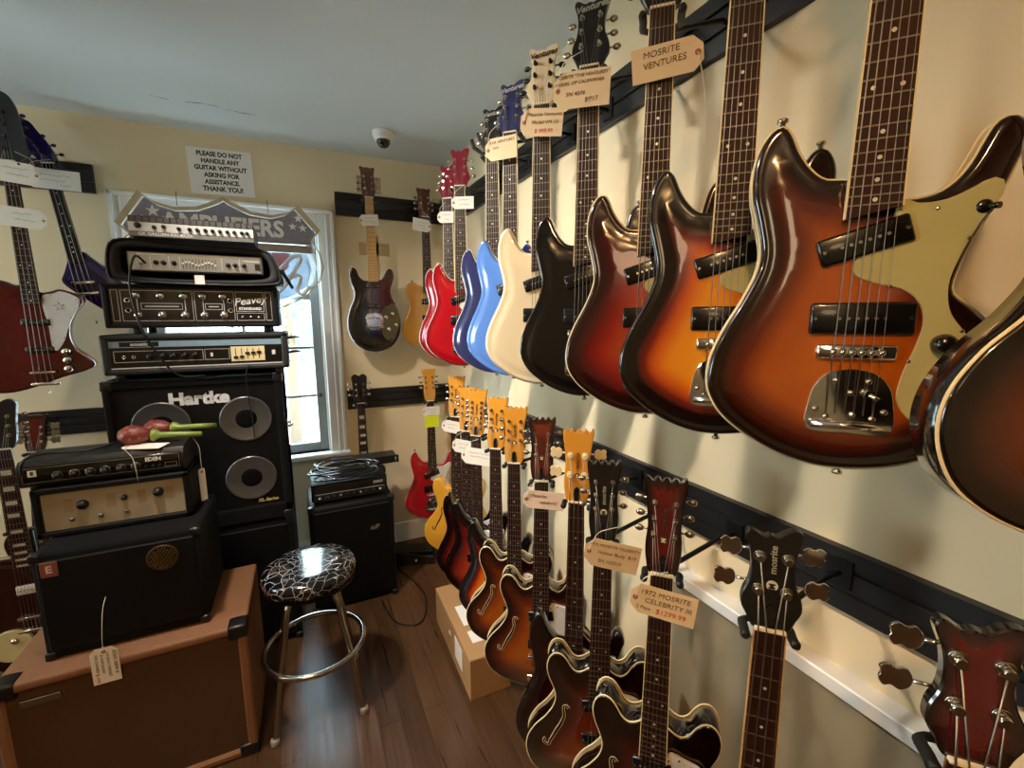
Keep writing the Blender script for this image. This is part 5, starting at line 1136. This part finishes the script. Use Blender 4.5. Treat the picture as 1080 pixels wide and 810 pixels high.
price_tag('manila tag reading 1972 MOSRITE CELEBRITY on the black headed hollow guitar', on_neck('H', .020, -.022, -10), .132, .072, [('1972 MOSRITE CELEBRITY', .0105, .02, .3), ('Hollow Body  $19', .0125, .08, .05), ('SN 103210', .0125, -.02, -.26)])
price_tag('manila tag reading 1972 MOSRITE CELEBRITY III with a red price', on_neck('I', .004, -.050, -6), .128, .066, [('1972 MOSRITE', .0155, .02, .27), ('CELEBRITY III', .0155, .08, .0), ('2 Pkps', .011, -.28, -.28), ('$1299.99', .0155, .14, -.28, INKR)])
price_tag('white tag hanging below a yellow slip on the far red guitar neck', on_neck('farred', 0, -.062, 0), .108, .056, [('~11', .011, .04, .15), ('~5', .012, .1, -.2)], m=TAGW)
ps = MB().prism([(-.044, -.075), (.044, -.075), (.044, .0), (-.044, .0)], -.0008, .0); ps = ps.build('sticky_note', POSTIT); ps.matrix_world = on_neck('farred', .004, -.092, 0, y=-.0062); tag(ps, 'bright yellow sticky note on the neck of the far red guitar', 'sticky note')
price_tag('crumpled small tag under the amber headstock nearest the corner', on_neck('A', -.012, -.045, -8), .098, .06, [('~10', .011, 0, .2), ('~5', .012, 0, -.1)], m=TAGW)
price_tag('overlapping white tag between the two close amber headstocks', on_neck('B', -.005, -.066, -6), .105, .062, [('~8', .013, 0, .2), ('~8', .012, .05, -.12)], m=TAGW)
price_tag('wide white tag across two dark necks below the twelve tuner headstock', on_neck('C', .012, -.088, -3), .150, .074, [('~15', .0125, .05, .2), ('~14', .012, .05, -.02)], m=TAGW)
price_tag('white tag with two written lines on the oxblood bass neck', on_neck('tbird', .02, -.045, -6), .150, .085, [('~10', .015, .0, .2), ('~9', .015, .05, -.1)], m=TAGW, hole='R')
price_tag('lower white tag on the oxblood bass neck', on_neck('tbird', .02, -.225, -6), .150, .080, [('~8', .014, .0, .2), ('~9', .014, .05, -.1)], m=TAGW, hole='R')
price_tag('white tag tied with string to the violet bass', on_neck('purple', .006, -.07, -8), .185, .085, [('~14', .0145, .05, .2), ('~12', .0145, .0, -.06), ('~5', .015, .22, -.28)], m=TAGW)
def loose(label, p, w, h, lines, turn=0, tilt=0, rx=0, **k): return price_tag(label, Matrix.Translation(p) @ Matrix.Rotation(math.radians(turn), 4, 'Z') @ Matrix.Rotation(math.radians(rx), 4, 'X') @ Matrix.Rotation(-math.radians(tilt), 4, 'Y'), w, h, lines, **k)
loose('white tag hanging on a long string in front of the small mesh tweeter cabinet', (-.600, 1.598, .485), .066, .115, [('EDEN 300W 8', .0125, .36, .05), ('110 BASS CABINET', .0100, .12, .02), ('8 OHM 8.0HM', .0100, -.1, .06), ('PRE-OWNED', .0100, -.3, .1), ('$ 199', .013, -.32, -.32, INKR)], m=TAGW, hole='T', vertical=True, string=[(0, -.002, .045), (.002, -.002, .09), (.003, .03, .17), (.004, .055, .19)])
loose('white tag lying flat beside the maracas on the rounded head', (-.505, 1.84, 1.092), .125, .062, [], rx=-88, tilt=-18, m=TAGW, string=[(-.05, -.003, 0), (-.03, -.003, -.045), (0, .02, -.062), (.008, .10, -.064)])
loose('narrow pale tag hanging by a cord at the side of the rounded head', (-.372, 1.93, .90), .028, .125, [], turn=55, m=TAGW, hole='T', string=[(0, -.002, .05), (0, -.002, .1), (0, .0, .15), (.0, .03, .19)])

# floor stand under the burgundy guitar
gx, gy = G['burg'][0].location.x, G['burg'][0].location.y; gz = G['burg'][0].location.z
t = thing('guitar_stand', 'black tubular floor stand under the burgundy guitar', 'guitar stand', (gx, gy + .05, 0))
MB().tube([(0, .06, .0), (0, .05, .3), (0, .02, .75)], .011, 10).build('upright', IRON, t)
for s_ in (-1, 1):
    MB().tube([(0, .05, .32), (s_ * .14, -.02, .10), (s_ * .17, -.035, .006)], .009, 10).build('leg', IRON, t)
    MB().tube([(0, .05, .30), (s_ * .07, .02, gz - .012), (s_ * .08, -.05, gz - .012), (s_ * .08, -.085, gz + .02)], .008, 10).build('cradle_arm', RUBBER, t)
MB().tube([(0, .05, .30), (0, .12, .1), (0, .16, .006)], .009, 10).build('leg', IRON, t)
MB().tube([(-.04, -.03, .76), (-.035, .01, .755), (0, .02, .75), (.035, .01, .755), (.04, -.03, .76)], .007, 8).build('neck_rest', RUBBER, t)
# ------------------------------------------------------------------ light and camera
def lamp(n, loc, tgt, power, col, size, spread=180, kind='AREA', lab=''):
    l = bpy.data.lights.new(n, kind); l.energy = power; l.color = lin(col)[:3]
    if kind == 'AREA': l.shape = 'DISK'; l.size = size; l.spread = math.radians(spread)
    else: l.shadow_soft_size = size
    o = bpy.data.objects.new(n, l); COL.objects.link(o); o.location = loc
    o.rotation_euler = (Vector(tgt) - Vector(loc)).to_track_quat('-Z', 'Y').to_euler()
    return o
lamp('ceiling_lamp_mid', (-.5, 1.45, 2.45), (.92, 1.65, .65), 23, '#fff5e8', .14, spread=105)
lamp('ceiling_lamp_near', (-.6, -.5, 2.45), (.1, .1, 0), 19, '#ffc480', .12, spread=140)
lamp('ceiling_lamp_far', (-2.3, 1.3, 2.45), (-2.0, 1.6, 0), 14, '#ffe6c2', .12)
lamp('fill_light', (-1.3, -1.2, 2.0), (0, 0, 0), 8, '#ffdcae', .18, kind='POINT')  # added ambient fill from behind the camera, not a fixture of the room
w = bpy.data.worlds.new('sky'); SC.world = w; w.use_nodes = True
bg = w.node_tree.nodes['Background']; bg.inputs['Strength'].default_value = 30.
tcw = w.node_tree.nodes.new('ShaderNodeTexCoord'); rmp = w.node_tree.nodes.new('ShaderNodeValToRGB'); sx = w.node_tree.nodes.new('ShaderNodeSeparateXYZ')
w.node_tree.links.new(tcw.outputs['Generated'], sx.inputs[0]); w.node_tree.links.new(sx.outputs['Z'], rmp.inputs[0]); w.node_tree.links.new(rmp.outputs[0], bg.inputs['Color'])
rmp.color_ramp.elements[0].color = lin('#eef3f5'); rmp.color_ramp.elements[1].color = lin('#cfe0ea')
cd = bpy.data.cameras.new('camera'); cam = bpy.data.objects.new('camera', cd); COL.objects.link(cam)
cd.sensor_width = 36; cd.lens = 462 / 1080 * 36; cd.clip_start = .01; cd.clip_end = 100
R = Matrix(((.90167894, .06839067, -.42696348), (-.43238651, .13319049, -.89179717), (-.00412314, .98872798, .14966626)))
cam.matrix_world = Matrix.Translation((0, 0, CAM_H)) @ R.to_4x4()
SC.camera = cam
vs_ = SC.view_settings; vs_.view_transform = 'Standard'; vs_.look = 'None'; vs_.gamma = 1; vs_.use_curve_mapping = False; vs_.exposure = -.08
SC.cycles.max_bounces = 8; SC.cycles.transparent_max_bounces = 16
